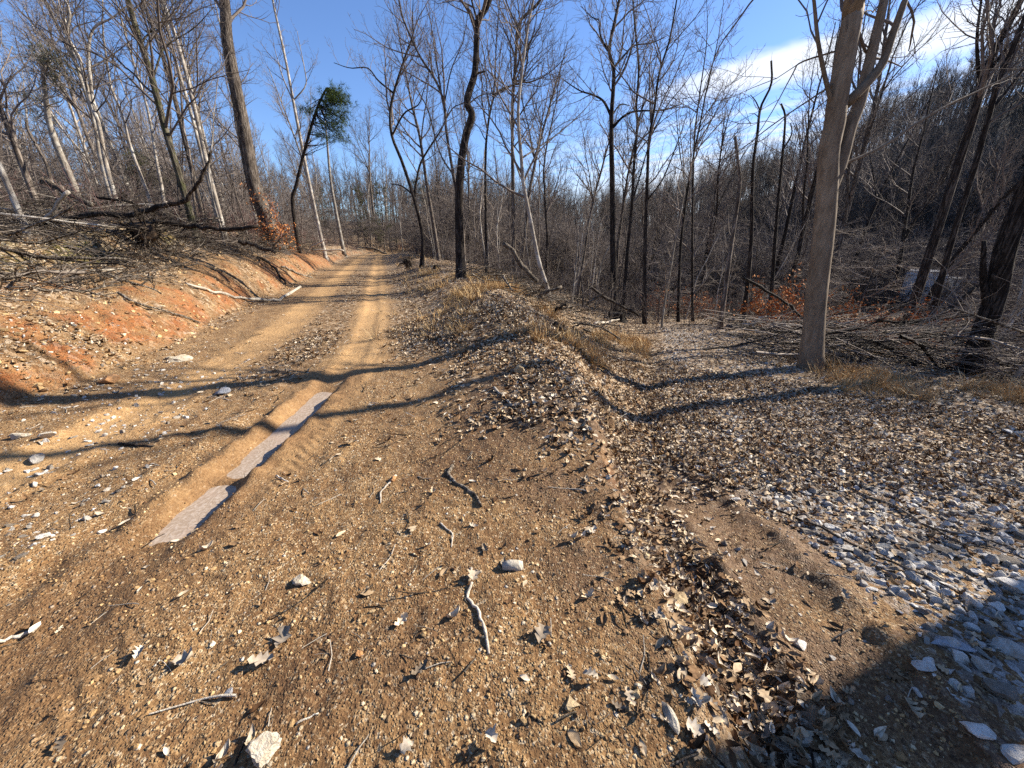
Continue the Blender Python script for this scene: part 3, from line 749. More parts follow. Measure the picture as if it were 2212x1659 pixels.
hero('bare_tree', 'large smooth-barked tree splitting into three stems, on the right of the lower track', 7.3,
     [(1752, 788), (1763, 640), (1779, 507), (1787, 400), (1792, 320), (1803, 267), (1808, 224), (1824, 133), (1843, 27), (1850, -30)], 40, M_BEECH, M_TWIG,
     limbs=[([(1790, 420), (1815, 350), (1835, 277), (1856, 224), (1872, 160), (1894, 69), (1910, 0), (1924, -60)], 30, .04, 4),
            ([(1862, 218), (1899, 149), (1926, 80), (1955, 0), (1975, -60)], 20, .08, 4),
            ([(1800, 245), (1787, 187), (1768, 96), (1758, 0), (1750, -50)], 10, -.05, 2),
            ([(1762, 110), (1730, 135), (1712, 160), (1659, 256)], 4, .05, .8), ([(1786, 181), (1750, 215), (1712, 240), (1655, 280), (1590, 330)], 4, -.05, .8),
            ([(1758, -70), (1700, -45), (1640, -15), (1590, 50), (1551, 107), (1525, 185)], 5, .05, .6),
            ([(1815, 364), (1899, 320), (1979, 267), (2054, 224), (2112, 197), (2212, 144)], 7, .15, 1.5)],
     t0=.72, nl=9, L1=2.8, dens=.7, seed=22, wtop=38, ext=9, flare=1.15, sides=16, bumpy=.012)
hero('bare_tree', 'dark trunk leaning right with a forked top, first to the right of the three-stemmed tree', 12,
     [(1975, 650), (2022, 507), (2064, 373), (2102, 256), (2128, 160), (2155, 96), (2192, 27)], 19, M_BARKDARK, M_TWIG,
     limbs=[([(2102, 256), (2115, 180), (2110, 90), (2120, 0)], 8, .2), ([(2125, 170), (2170, 110), (2215, 60)], 8, .1)], t0=.5, nl=16, L1=3, seed=23, wtop=12)
hero('bare_tree', 'thinner dark trunk leaning right, just right of the leaning trunk with the forked top', 11,
     [(2008, 700), (2059, 507), (2102, 373), (2139, 240), (2155, 176), (2187, 107), (2212, 43)], 12, M_BARKDARK, M_TWIG,
     limbs=[([(2140, 240), (2180, 190), (2225, 130)], 7, .1)], t0=.45, nl=16, L1=2.6, seed=24, wtop=9)
hero('bare_tree', 'rough old trunk at the right edge of the picture, behind the brush pile', 7.2,
     [(2105, 775), (2150, 640), (2173, 533), (2212, 427), (2250, 330)], 38, M_BARKDARK, M_TWIG,
     limbs=[([(2128, 690), (2124, 600), (2126, 520)], 15, .05, 0)], t0=.75, nl=6, L1=2.5, dens=.7, seed=25, wtop=32, ext=10, sides=14, bumpy=.04)
hero('bare_tree', 'mottled pale trunk forking low, far left on the upper bank', 15,
     [(248, 425), (227, 347), (213, 267), (197, 227), (184, 173), (171, 125), (149, 85), (145, 61), (149, 19)], 10, M_BARKPALE, M_TWIG,
     limbs=[([(205, 253), (196, 181), (191, 120), (196, 75), (213, 51), (240, 40)], 7, .1), ([(149, 60), (135, 30), (125, 0)], 3, .1)], t0=.35, nl=16, L1=2.2, seed=26, wtop=5, ext=1.5)
hero('broken_tree', 'thin broken stem with a snapped tip on the far left bank', 13,
     [(112, 394), (99, 352), (64, 288), (56, 259)], 8, M_BARK, M_TWIG, t0=.4, nl=6, L1=1.2, depth=1, seed=27, wtop=5, ext=0)
hero('bare_tree', 'dark stem leaning out of the left edge of the picture', 12,
     [(53, 370), (29, 307), (5, 245), (-25, 180)], 12, M_BARK, M_TWIG, t0=.35, nl=16, L1=2.5, seed=28, wtop=9)
hero('bare_tree', 'pale sunlit trunk cut by the left edge of the picture', 9,
     [(22, 412), (0, 360), (-30, 290)], 11, M_BARKPALE, M_TWIG, t0=.45, nl=8, L1=2.5, seed=29, wtop=9, ext=5)
hero('bare_tree', 'thin pale tree between the mottled trunk and the leaning mossy trunk', 16,
     [(323, 430), (283, 320), (264, 248), (240, 187), (229, 120), (222, 60)], 7, M_BARKPALE, M_TWIG, t0=.4, nl=18, L1=2, seed=30, wtop=3)

def traced_pine(label, Y, pts, w, clumps, size, foliage, bark, seed):
    rg = np.random.default_rng(seed)
    P = [at(px, py, Y) for px, py in pts]; gz = float(H(P[0][0], Y))
    P.insert(0, np.array([P[0][0]-.3*(P[1][0]-P[0][0]), Y, gz-.2])); base = np.array([P[0][0], Y, gz])
    P = np.array(P)-base; L = smooth_line(P, 22)
    r0 = w*mpp(at(*pts[0], Y))/2
    root = empty('pine_tree', tuple(base)); tag(root, label, 'tree')
    tb = Tubes(); tb.tube(L, np.linspace(r0, r0*.3, 22), 8, bumpy=.03); link('trunk', tb.mesh('trunk'), bark, root)
    li = Tubes(); fo = Tubes()
    for (cx, cy, rx, ry, n) in clumps:
        C = at(cx, cy, Y)-base; m = mpp(C+base)
        k = int(np.argmin(np.linalg.norm(L-(C-np.array([0, 0, ry*m*.8])), axis=1)))
        for _ in range(int(n*(1.5 if Y > 20 else .9))):
            g = unit(rg.normal(size=3))*rg.random()**.4
            e = C+g*np.array([1.1*rx*m, (rx+ry)*.5*m, .85*ry*m])
            kk = min(max(k+rg.integers(-3, 4), 4), 21); s0 = L[kk]
            mid = (s0+e)/2+rg.normal(size=3)*.12-np.array([0, 0, .15])
            Q = smooth_line([s0, mid, e], 6); li.tube(Q, np.linspace(.022, .006, 6), 3)
            for q in range(5):
                cc = Q[4]*(1-q/4)+Q[5]*(q/4)+rg.normal(size=3)*np.array([.26, .26, .07])
                leaf_tuft(fo, cc, 0, 11, size*.62, rg, True, unit(np.array([0, 0, .3])+g*.7))
    link('limbs', li.mesh('limbs'), bark, root); link('needles', fo.mesh('needles'), foliage, root)
traced_pine('lone green pine leaning right against the sky, left of centre', 24,
            [(632, 440), (640, 400), (658, 325), (681, 245), (703, 195), (712, 190)], 9,
            [(718, 195, 20, 12, 12), (738, 222, 22, 14, 16), (735, 250, 24, 10, 14), (730, 275, 25, 9, 12), (715, 225, 18, 14, 10), (742, 300, 16, 7, 8), (663, 236, 12, 8, 6), (700, 290, 16, 10, 6)], .38, M_NEEDLE, M_BARKDARK, 301)
traced_pine('tall sparse pine with a bare mottled trunk at the far left', 16,
            [(160, 404), (128, 328), (107, 267), (99, 213), (93, 160), (91, 128)], 15,
            [(75, 108, 28, 10, 14), (115, 118, 26, 12, 12), (100, 140, 30, 12, 12), (140, 150, 24, 12, 10), (140, 185, 26, 9, 8), (65, 205, 22, 14, 12), (70, 250, 18, 12, 8)], .24, M_NEEDLEDRY, M_BARKPALE, 302)
traced_pine('small dull evergreen behind the pale trees on the left bank', 27,
            [(300, 445), (297, 400), (293, 330)], 7,
            [(295, 335, 22, 10, 12), (320, 352, 30, 10, 12), (290, 365, 34, 12, 14), (330, 385, 36, 12, 14), (375, 385, 20, 16, 8)], .3, M_NEEDLEDRY, M_BARK, 303)

# trees past the right edge whose shadows cross the foreground
for i, (x, y, k, sc) in enumerate([(17.5, -2.0, 6, 1.1), (21, 2.5, 3, 1.0), (24, 7.5, 1, 1.0)]):
    place_tree(TREES[k], x, y, sc, 1.7*i+.4, 'bare tree just past the right edge, its shadow crossing the gravel', 'trees past the right edge', M_BARK, M_TWIG)
t_ = empty('bare_tree', (7.4, 3.12, float(H(7.4, 3.12)))); tag(t_, 'thick trunk just past the right edge, throwing the broad shadow over the corner', 'tree')
tb = Tubes(); P_ = wobble_line((0, 0, -.2), (.0, 0, 1), 12, 14, .03, .1, np.random.default_rng(4)); tb.tube(P_, np.linspace(.24, .15, 15), 12, bumpy=.02)
link('trunk', tb.mesh('trunk'), M_BARK, t_)
tb = Tubes(); branches(tb, P_, .2, .1, .45, 8, 4, 1, np.random.default_rng(8)); link('crown', tb.mesh('crown'), M_TWIG, t_)

# background trees, as individuals ------------------------------------------
BG = []
MARKS = [(0, 'left edge'), (125, 'mottled pine'), (232, 'forked pale trunk'), (385, 'leaning mossy trunk'), (462, 'crossing pale pair'), (565, 'vine-wrapped trunk'),
         (675, 'thin whitish tree'), (735, 'short pale stem'), (900, 'dark forked tree'), (992, 'thick crooked tree'), (1050, 'bent-armed stem'), (1150, 'pale bent trunk'),
         (1323, 'tall black tree'), (1397, 'straight dark tree'), (1490, 'thin dark pair'), (1590, 'leaning dead trunk'), (1680, 'split dead trunk'),
         (1775, 'three-stemmed tree'), (1925, 'first russet shrub'), (2035, 'forked leaning trunk'), (2160, 'rough old trunk'), (2212, 'right edge')]
ORD = 'first second third fourth fifth sixth seventh eighth ninth tenth eleventh twelfth thirteenth fourteenth fifteenth sixteenth seventeenth eighteenth nineteenth twentieth'.split()
def name_background():
    """labels that count each background tree between two landmark trees"""
    bins = {}
    for o, tone, noun in BG:
        x, y, z = o.location; z += 2.5
        px = 1106+F_PX*x/(y*cp-(z-CAM_Z)*sp)
        if px < 0 or px > 2212:
            o['label'] = '%s standing just past the %s edge of the picture' % (noun, 'left' if px < 0 else 'right'); continue
        i = max(k for k, (mx, _) in enumerate(MARKS) if mx <= px); bins.setdefault((i, noun, tone), []).append((px, o))
    for (i, noun, tone), L in bins.items():
        L.sort(key=lambda q: q[0])
        for k, (px, o) in enumerate(L):
            od = (ORD[k]+' from left ') if len(L) > 1 and k < 20 else ''
            o['label'] = ('%s %s, %sbetween the %s and the %s' % (tone, noun, od, MARKS[i][1], MARKS[i+1][1])).replace(', between', ' between')
def corridor(x, y):
    """the gap in the hollow through which the trailers show"""
    a = math.degrees(math.atan2(x, y)); return 38.5 < a < 51 and 9 < math.hypot(x, y) < 42
def region_trees():
    spots = []
    def add(n, fx, kinds, barks, label, group, dmin, name='bare_tree', sc=(.8, 1.15), twigs=None, cat='tree', keep=spots):
        cnt = 0; tries = 0
        while cnt < n and tries < n*60:
            tries += 1
            x, y = fx()
            if any((x-a)**2+(y-b)**2 < dmin*dmin for a, b in keep) or (corridor(x, y) and rnd.random() < .9): continue
            keep.append((x, y)); cnt += 1
            i = rnd.randrange(len(barks))
            o = place_tree(kinds[rnd.randrange(len(kinds))], x, y, rnd.uniform(*sc), rnd.uniform(0, 6.28), label, group, barks[i], (twigs or [M_TWIG])[i % len(twigs or [1])], cat, name, .06)
            BG.append((o, {M_BARKPALE: 'pale', M_BARK: 'grey', M_BARKDARK: 'dark'}[barks[i]], {'tree': 'bare tree', 'sapling': 'thin sapling', 'small tree': 'twiggy tree'}[cat]))
    def left():
        while True:
            y = rnd.uniform(15, 75); x = road_x(y)-rnd.uniform(5.5, 75)
            if x/y > -1.6: return x, y
    def centre():
        while True:
            y = rnd.uniform(20, 85); x = rnd.uniform(crest_x(y)-.5, .52*y)
            if x > crest_x(y)+.3 or y > 60: return x, y
    def right():
        while True:
            y = rnd.uniform(9, 70); x = rnd.uniform(.42*y, 1.6*y)
            if x > 9.0+.25*y and math.hypot(x, y) > (19 if y < .75*x else 15): return x, y
    def endroad():
        y = rnd.uniform(48, 95); return road_x(y)+rnd.uniform(-14, 14)*.9, y
    nb = [M_BARKPALE, M_BARKPALE, M_BARK]; tw = [M_TWIGPALE, M_TWIG, M_TWIG]
    add(95, left, TREES, nb, 'one of the many bare grey trees crowding the left slope behind the log pile', 'bare trees on the left slope', 1.7, twigs=tw)
    add(14, endroad, TREES[:6], nb, 'one of the bare trees closing the view at the far end of the dirt road', 'bare trees past the road bend', 1.6, twigs=tw, sc=(.75, 1.0))
    add(52, centre, TREES, [M_BARK, M_BARKDARK, M_BARK], 'one of the bare trees in the thick woods beyond the berm', 'bare trees beyond the berm', 1.5, sc=(.5, .85))
    add(66, right, TREES, [M_BARKDARK, M_BARK, M_BARKDARK], 'one of the dark bare trees in the hollow on the right', 'bare trees in the right hollow', 1.7, sc=(.75, 1.2))
    sp = []
    add(45, lambda: (lambda y: (road_x(y)-rnd.uniform(3.5, 26), y))(rnd.uniform(11, 34)), SAPS, [M_BARKPALE, M_BARK], 'one of the thin bare saplings between the logs and the taller trees on the left', 'saplings on the left bank', .5, 'sapling', (.7, 1.3), [M_TWIGPALE, M_TWIG], 'sapling', sp)
    add(55, lambda: (lambda y: (crest_x(y)+rnd.uniform(.8, 14), y))(rnd.uniform(13, 36)), SAPS, [M_BARK, M_BARKPALE], 'one of the thin bare saplings on the slope beyond the berm', 'saplings beyond the berm', .5, 'sapling', (.6, 1.2), [M_TWIG, M_TWIGPALE], 'sapling', sp)
    add(26, lambda: (lambda y: (rnd.uniform(7.9+.3*(y-5), 8+.9*y), y))(rnd.uniform(5.5, 24)), UNDER, [M_BARK, M_BARKPALE], 'one of the low trees with flat sprays of fine pale twigs in the right hollow', 'low twiggy trees in the right hollow', 1.1, 'understory_tree', (.7, 1.15), [M_TWIGPALE, M_TWIG], 'small tree', sp)
    add(14, lambda: (lambda y: (rnd.uniform(.34*y, .6*y), y))(rnd.uniform(16, 30)), UNDER, [M_BARK, M_BARKPALE], 'one of the low twiggy trees past the end of the lower track', 'low twiggy trees past the lower track', 1.3, 'understory_tree', (.6, .95), [M_TWIG, M_TWIGPALE], 'small tree', sp)
region_trees(); name_background()
for i, (x, y, sc) in enumerate([(-17.5, 56, 1.0), (-21.5, 60, .9), (-13.5, 62, 1.1), (-26, 58, .8)]):
    root = empty('pine_tree', (x, y, float(H(x, y))), i*1.3); root.scale = (sc,)*3
    tag(root, 'one of the small dark evergreens standing past the bend of the dirt road', 'tree', 'evergreens past the road bend')
    for nm, me, mt in zip(('trunk', 'limbs', 'needles'), PINES[1], (M_BARK, M_BARK, M_NEEDLEDRY)):
        if not me.materials: me.materials.append(mt)
        o = bpy.data.objects.new(nm, me); COL.objects.link(o); o.parent = root

# ------------------------------------------------------------------ instancing for what nobody could count
def gn_scatter(name, templates, pos, rot, scl, idx, label, mat=None, parent=None):
    tc = bpy.data.collections.new(name+'_pieces')
    for i, me in enumerate(templates):
        q = bpy.data.objects.new('%s_piece_%02d' % (name, i), me); tc.objects.link(q)
    me = bpy.data.meshes.new(name); n = len(pos)
    me.vertices.add(n); me.vertices.foreach_set('co', np.asarray(pos, np.float32).ravel())
    a = me.attributes.new('rot', 'FLOAT_VECTOR', 'POINT'); a.data.foreach_set('vector', np.asarray(rot, np.float32).ravel())
    scl = np.asarray(scl, np.float32)
    if scl.ndim == 1: scl = np.repeat(scl[:, None], 3, 1)
    a = me.attributes.new('scl', 'FLOAT_VECTOR', 'POINT'); a.data.foreach_set('vector', scl.ravel())
    a = me.attributes.new('idx', 'INT', 'POINT'); a.data.foreach_set('value', np.asarray(idx, np.int32))
    g = bpy.data.node_groups.new(name, 'GeometryNodeTree')
    g.interface.new_socket('Geometry', in_out='INPUT', socket_type='NodeSocketGeometry')
    g.interface.new_socket('Geometry', in_out='OUTPUT', socket_type='NodeSocketGeometry')
    N = g.nodes; L = g.links
    gi = N.new('NodeGroupInput'); go = N.new('NodeGroupOutput')
    ip = N.new('GeometryNodeInstanceOnPoints'); ci = N.new('GeometryNodeCollectionInfo')
    ci.inputs['Collection'].default_value = tc; ci.inputs['Separate Children'].default_value = True; ci.inputs['Reset Children'].default_value = True
    ip.inputs['Pick Instance'].default_value = True
    def attr(nm, dt):
        q = N.new('GeometryNodeInputNamedAttribute'); q.data_type = dt; q.inputs['Name'].default_value = nm; return q.outputs['Attribute']
    e2r = N.new('FunctionNodeEulerToRotation'); L.new(attr('rot', 'FLOAT_VECTOR'), e2r.inputs[0])
    L.new(gi.outputs[0], ip.inputs['Points']); L.new(ci.outputs[0], ip.inputs['Instance'])
    L.new(attr('idx', 'INT'), ip.inputs['Instance Index']); L.new(e2r.outputs[0], ip.inputs['Rotation']); L.new(attr('scl', 'FLOAT_VECTOR'), ip.inputs['Scale'])
    L.new(ip.outputs[0], go.inputs[0])
    o = link(name, me, None, parent); tag(o, label, kind='stuff')
    md = o.modifiers.new('scatter', 'NODES'); md.node_group = g
    return o

# far woods on the hillside and the far slopes
def far_woods():
    for me, mt in [(q, M_BARK) for q, _ in TREES]+[(q, M_TWIG) for _, q in TREES]:
        pass
    merged = []
    for k in (0, 2, 4, 5, 7):
        tr, cr = TREES[k]
        v = []; q = []
        off = 0
        for me in (tr, cr):
            a = np.empty(len(me.vertices)*3, np.float32); me.vertices.foreach_get('co', a); v.append(a.reshape(-1, 3))
            l = np.empty(len(me.loops), np.int32); me.loops.foreach_get('vertex_index', l); q.append(l.reshape(-1, 4)+off); off += len(me.vertices)
        mm = mesh_np('far_tree', np.concatenate(v), np.concatenate(q)); mm.materials.append(M_BARK); merged.append(mm)
    pts = []
    while len(pts) < 2300:
        az = rng.uniform(-52, 66); r = math.sqrt(rng.uniform(58**2, 150**2))
        if az < 5 and (r < 78 or r > 125): continue
        if az < -16 and rng.random() < .45: continue
        if 5 <= az < 12 and rng.random() < .4: continue
        x, y = r*math.sin(R(az)), r*math.cos(R(az))
        if abs(x-road_x(y)) < 3 and y < 60: continue
        pts.append((x, y))
    pts = np.array(pts); z = H(pts[:, 0], pts[:, 1])
    n = len(pts)
    rot = np.stack([rng.normal(0, .05, n), rng.normal(0, .05, n), rng.uniform(0, 6.28, n)], -1)
    thick = []
    for k in range(3):
        v = []; q = []; off = 0
        for me in UNDER[k]+SAPS[k]:
            a = np.empty(len(me.vertices)*3, np.float32); me.vertices.foreach_get('co', a); v.append(a.reshape(-1, 3))
            l = np.empty(len(me.loops), np.int32); me.loops.foreach_get('vertex_index', l); q.append(l.reshape(-1, 4)+off); off += len(me.vertices)
        mm = mesh_np('far_thicket', np.concatenate(v), np.concatenate(q)); mm.materials.append(M_TWIG); thick.append(mm)
    p2 = []
    while len(p2) < 2600:
        az = rng.uniform(-54, 62); r = rng.uniform(30, 95)
        if az < -10 and rng.random() < .6: continue
        x, y = r*math.sin(R(az)), r*math.cos(R(az))
        if abs(x-road_x(y)) < 4.5 and y < 56: continue
        if corridor(x, y): continue
        p2.append((x, y))
    p2 = np.array(p2); n2 = len(p2)
    gn_scatter('far_thicket', thick, np.column_stack([p2, H(p2[:, 0], p2[:, 1])]), np.column_stack([rng.normal(0, .1, n2), rng.normal(0, .1, n2), rng.uniform(0, 6.28, n2)]), rng.uniform(.8, 1.5, n2), rng.integers(0, 3, n2),
               'far twiggy thicket under the trees on every side')
    gn_scatter('far_woods', merged, np.column_stack([pts, z]), rot, rng.uniform(.65, 1.0, n), rng.integers(0, len(merged), n),
               'far bare winter woods covering the hillside and closing the horizon')
far_woods()

# undergrowth
def undergrowth():
    reg = []
    def pick(n, f, lo, hi, idx):
        c = 0
        while c < n:
            x, y = f()
            if corridor(x, y) and rnd.random() < .84: continue
            reg.append((x, y, rnd.uniform(lo, hi), rnd.choice(idx))); c += 1
    pick(420, lambda: (lambda y: (road_x(y)-rnd.uniform(4.6, 30), y))(rnd.uniform(10, 45)), .6, 1.15, [0, 1, 2, 3])
    pick(420, lambda: (lambda y: (crest_x(y)+rnd.uniform(.9, 20), y))(rnd.uniform(14, 48)), .55, 1.1, [0, 1, 2, 3])
    pick(260, lambda: (lambda y: (rnd.uniform(8.6+.3*(y-5), 10+1.3*y), y))(rnd.uniform(5, 34)), .6, 1.1, [0, 1, 2, 3])
    pick(90, lambda: (road_x(46)+rnd.uniform(-16, 22), rnd.uniform(46, 62)), .7, 1.2, [0, 1, 2, 3])
    reg = np.array(reg); n = len(reg)
    for me in SHRUBS: me.materials.append(M_TWIG)
    red = []
    for me in SHRUBS[:2]:
        m2 = me.copy(); m2.materials.clear(); m2.materials.append(M_TWIGRED); red.append(m2)
    pos = np.column_stack([reg[:, :2], H(reg[:, 0], reg[:, 1])])
    rot = np.column_stack([rng.normal(0, .12, n), rng.normal(0, .12, n), rng.uniform(0, 6.28, n)])
    idx = reg[:, 3].astype(int); far_left = (reg[:, 0] < -8) & (rng.random(n) < .6); idx = np.where(far_left, 4+idx % 2, idx)
    gn_scatter('undergrowth', SHRUBS+red, pos, rot, reg[:, 2], idx, 'tangle of thin bare stems filling the woods at ground level')
undergrowth()

# russet-leaved beech shrubs in the hollow
def russet(label, px, py, Y, hgt, wid, n, seed, group=None):
    rg = np.random.default_rng(seed)
    b = at(px, py, Y); b[2] = float(H(b[0], b[1]))
    root = empty('russet_shrub', tuple(b)); tag(root, label, 'shrub', group)
    st = Tubes(); lf = Tubes()
    for _ in range(9):
        a = rg.uniform(0, 6.28); Q = wobble_line((0, 0, -.1), (math.cos(a)*.8, math.sin(a)*.8, 1), hgt*rg.uniform(.7, 1.1), 6, .3, .0, rg)
        Q[:, :2] *= wid/hgt; st.tube(Q, np.linspace(.014, .004, 7), 4)
        for k in range(7):
            p, T = interp_line(Q, .25+.75*k/7); Q2 = wobble_line(p, side_dir(T, .9, rg), wid*.4, 4, .3, .0, rg); st.tube(Q2, np.linspace(.005, .002, 5), 3)
            for q in range(n): leaf_tuft(lf, Q2[1+q % 4], .2, 4, .10, rg)
    link('stems', st.mesh('stems'), M_TWIG, root); link('leaves', lf.mesh('leaves'), M_RUSSET, root)
russet('russet-leaved shrub just left of the three-stemmed tree, beyond the logs', 1705, 650, 12, 2.0, 1.7, 6, 401)
russet('russet-leaved shrub right of the three-stemmed tree, in front of the white trailers', 1905, 690, 11.5, 1.9, 2.0, 6, 402)
russet('small russet-leaved shrub below the white trailers, between the leaning dark trunks', 2030, 700, 12.5, 1.5, 2.0, 4, 403)
russet('faded orange shrub beyond the pair of thin trees at the end of the lower track', 1440, 640, 21, 1.6, 2.4, 3, 404)
russet('faded orange shrub low behind the leaning dead trunk', 1515, 640, 19, 1.3, 2.0, 3, 405)

# vine leaves and stems round the thick left trunk
def vine():
    rg = np.random.default_rng(5); tb = Tubes(); lf = Tubes()
    L = smooth_line([at(594, 530, 20), at(578, 475, 20), at(560, 425, 20), at(549, 395, 20)], 20)
    base = L[0].copy(); L = L-base
    root = empty('vine', tuple(base)); tag(root, 'russet vine tangle climbing the foot of the thick left trunk', 'vine')
    for k in range(14):
        ph = rg.uniform(0, 6.28); w = rg.uniform(1.5, 4); e = rg.integers(10, 20)
        Q = [L[i]+np.array([math.cos(ph+i*w*.15), math.sin(ph+i*w*.15), 0])*(.41+.07*rg.random()) for i in range(e)]
        tb.tube(Q, np.linspace(.014, .005, e), 4)
        for p in Q: leaf_tuft(lf, p, .28, 3, .10, rg)
    for _ in range(260):
        a = rg.uniform(0, 6.28); p = np.array([math.cos(a)*rg.uniform(.3, 1.1), math.sin(a)*rg.uniform(.3, .8), rg.uniform(-.2, 1.0)]); leaf_tuft(lf, p, .2, 3, .10, rg)
    link('stems', tb.mesh('stems'), M_TWIGRED, root); link('leaves', lf.mesh('leaves'), M_RUSSET, root)
vine()

# ------------------------------------------------------------------ logs, limbs and sticks one can point at
def log(name, label, pts, w, mat, Y=None, wend=None, cat='log', lift=.0, twigs=0, sides=8, twm=None, group=None, L1=.7):
    """a fallen piece of wood through traced points; Y None lays it on the ground"""
    if Y is None: P = [hit(px, py) for px, py in pts]
    else:
        Ys = Y if isinstance(Y, (list, tuple)) else [Y]*len(pts)
        P = [at(px, py, yy) for (px, py), yy in zip(pts, Ys)]
    m = [mpp(p) for p in P]; r0 = w*m[0]/2; r1 = (wend if wend else w*.6)*m[-1]/2
    P = np.array(P)
    n = max(6, len(P)*3)
    L = smooth_line(P, n); rad = np.linspace(r0, r1, n)
    if Y is None:
        L[:, 2] = np.maximum(L[:, 2], H(L[:, 0], L[:, 1]))+rad*.6+lift
    base = L[n//2].copy(); L = L+rng.normal(size=L.shape)*rad[:, None]*.38; tb = Tubes(); tb.tube(L-base, rad*(1+.12*rng.normal(size=n)), sides, cap=True, bumpy=.07)
    if twigs:
        root = empty(name, tuple(base)); link('stem', tb.mesh('stem'), mat, root)
        tw = Tubes(); branches(tw, L-base, r0, r1, .15, twigs, L1, 1, rng, (.5, 1.1), .02, .003, 1.0, .35)
        link('twigs', tw.mesh('twigs'), twm or mat, root)
    else:
        root = link(name, tb.mesh(name), mat); root.location = base
    tag(root, label, cat, group); return root

log('fallen_log', 'long dark fallen trunk lying across the top of the left brush pile', [(30, 494), (100, 482), (160, 469), (217, 461), (283, 464), (313, 456), (350, 444), (400, 434)], 12, M_DEADDARK, 9.5, 9, twigs=14, twm=M_TWIG)
log('fallen_branch', 'dark crooked limb pointing up from the right end of the long fallen trunk', [(397, 437), (418, 412), (433, 389), (444, 360), (456, 324)], 8, M_DEADDARK, 9.5, 5, cat='branch', twigs=3)
log('fallen_log', 'thick cut log sloping down at the top left of the brush pile', [(92, 389), (125, 404), (153, 419), (200, 446)], 14, M_DEAD, 10.5, 12)
log('fallen_branch', 'pale barkless branch slanting down to the left over the brush pile', [(147, 412), (128, 436), (113, 456), (93, 476), (40, 500)], 7, M_DEADPALE, 9.2, 6, cat='branch', twigs=5)
log('fallen_branch', 'thin dark pole lying behind the long fallen trunk', [(205, 424), (240, 430), (283, 437), (300, 444)], 6, M_DEADDARK, 11, 4, cat='branch')
log('fallen_log', 'dark log running right from the root mass towards the thick left trunk', [(330, 480), (417, 489), (460, 494), (500, 496), (556, 486)], 10, M_DEADDARK, 10.5, 7, twigs=8, twm=M_TWIG)
log('fallen_log', 'short dark log lying on the right shoulder of the brush pile', [(517, 520), (550, 530), (594, 544)], 10, M_DEADDARK, 11, 7, twigs=4, twm=M_TWIG)
log('fallen_branch', 'long whitish branch curving along the orange cut beside the road', [(400, 616), (467, 636), (517, 646), (583, 652), (610, 648), (647, 622)], 6, M_DEADPALE, None, 5, cat='branch', lift=.02)
log('fallen_branch', 'straight grey stick lying down the middle of the left bank', [(258, 640), (300, 660), (367, 681), (433, 702)], 6, M_DEAD, None, 3, cat='branch', lift=.03, twigs=3)
log('fallen_branch', 'thin grey pole lying along the left bank at the edge of the picture', [(0, 598), (60, 606), (117, 619), (233, 646)], 4, M_DEAD, None, 3, cat='branch', lift=.04, twigs=4)
log('fallen_branch', 'thin pale pole lying just under the lip of the left bank', [(120, 592), (165, 591), (207, 589), (267, 586)], 4, M_DEADPALE, None, 3, cat='branch', lift=.04)
log('fallen_branch', 'dark crooked limb sliding off the bank towards the road', [(560, 562), (580, 572), (597, 590), (620, 619)], 6, M_DEADDARK, None, 4, cat='branch', lift=.06, twigs=5)
log('fallen_branch', 'grey limb lying on the bank to the right of the dark crooked limb', [(610, 580), (640, 592), (676, 603)], 4, M_DEAD, None, 3, cat='branch', lift=.05)
log('fallen_branch', 'bleached forked branch at the forest edge left of the thin whitish tree', [(660, 552), (670, 535), (690, 525), (703, 516)], 4, M_DEADPALE, 27, 2, cat='branch', twigs=5, twm=M_DEADPALE)
log('fallen_branch', 'bleached pole lying past the foot of the thin whitish tree', [(672, 541), (705, 540), (742, 541)], 3, M_DEADPALE, 28, 3, cat='branch')
log('fallen_log', 'pale poles stacked at the left of the far road bend', [(790, 533), (815, 540), (835, 549)], 4, M_DEAD, 33, 4)
log('leaning_log', 'dead trunk leaning left out of the brush heap, beside the pale bent trunk', [(1160, 606), (1130, 579), (1111, 549), (1089, 526)], 11, M_DEAD, 12.5, 9, cat='log', twigs=3)
log('fallen_branch', 'broken limb sticking out to the right of the brush heap on the berm', [(1165, 642), (1180, 632), (1211, 619)], 9, M_DEAD, 10.5, 6, cat='branch', twigs=3)
log('fallen_branch', 'stub of rotten wood on the berm above the dry grass', [(1190, 676), (1206, 664), (1224, 656)], 8, M_DEADDARK, 9, 5, cat='branch')
log('fallen_log', 'dark rotten root lying in the dry grass on the berm', [(1196, 711), (1215, 724), (1235, 730), (1258, 728)], 13, M_DEADDARK, None, 7, lift=.05, twigs=3, twm=M_DEAD)
log('fallen_branch', 'grey twiggy branch arching over the dry grass towards the stump', [(1225, 716), (1245, 702), (1262, 700), (1300, 708), (1340, 733)], 5, M_DEAD, 8.8, 3, cat='branch', twigs=6)
log('fallen_branch', 'bleached branch lying in front of the black stump', [(1285, 706), (1315, 700), (1345, 694)], 6, M_DEADPALE, None, 3, cat='branch', lift=.07, twigs=2)
log('fallen_branch', 'long dark pole sloping down behind the black stump', [(1270, 618), (1310, 645), (1345, 663), (1378, 680)], 6, M_DEADDARK, 13.5, 5, cat='branch', twigs=4)
log('fallen_branch', 'pale slanting pole crossing the brush left of the lower track', [(1265, 660), (1295, 640), (1335, 622)], 4, M_DEAD, 12, 3, cat='branch', twigs=3)
log('fallen_log', 'grey log lying along the far right side of the lower track', [(1570, 706), (1640, 708), (1700, 708)], 8, M_DEAD, 12.2, 7)
log('fallen_log', 'bleached forked log by the far right side of the lower track', [(1602, 699), (1622, 702), (1640, 688), (1655, 684)], 6, M_DEADPALE, 12, 4, twigs=2)
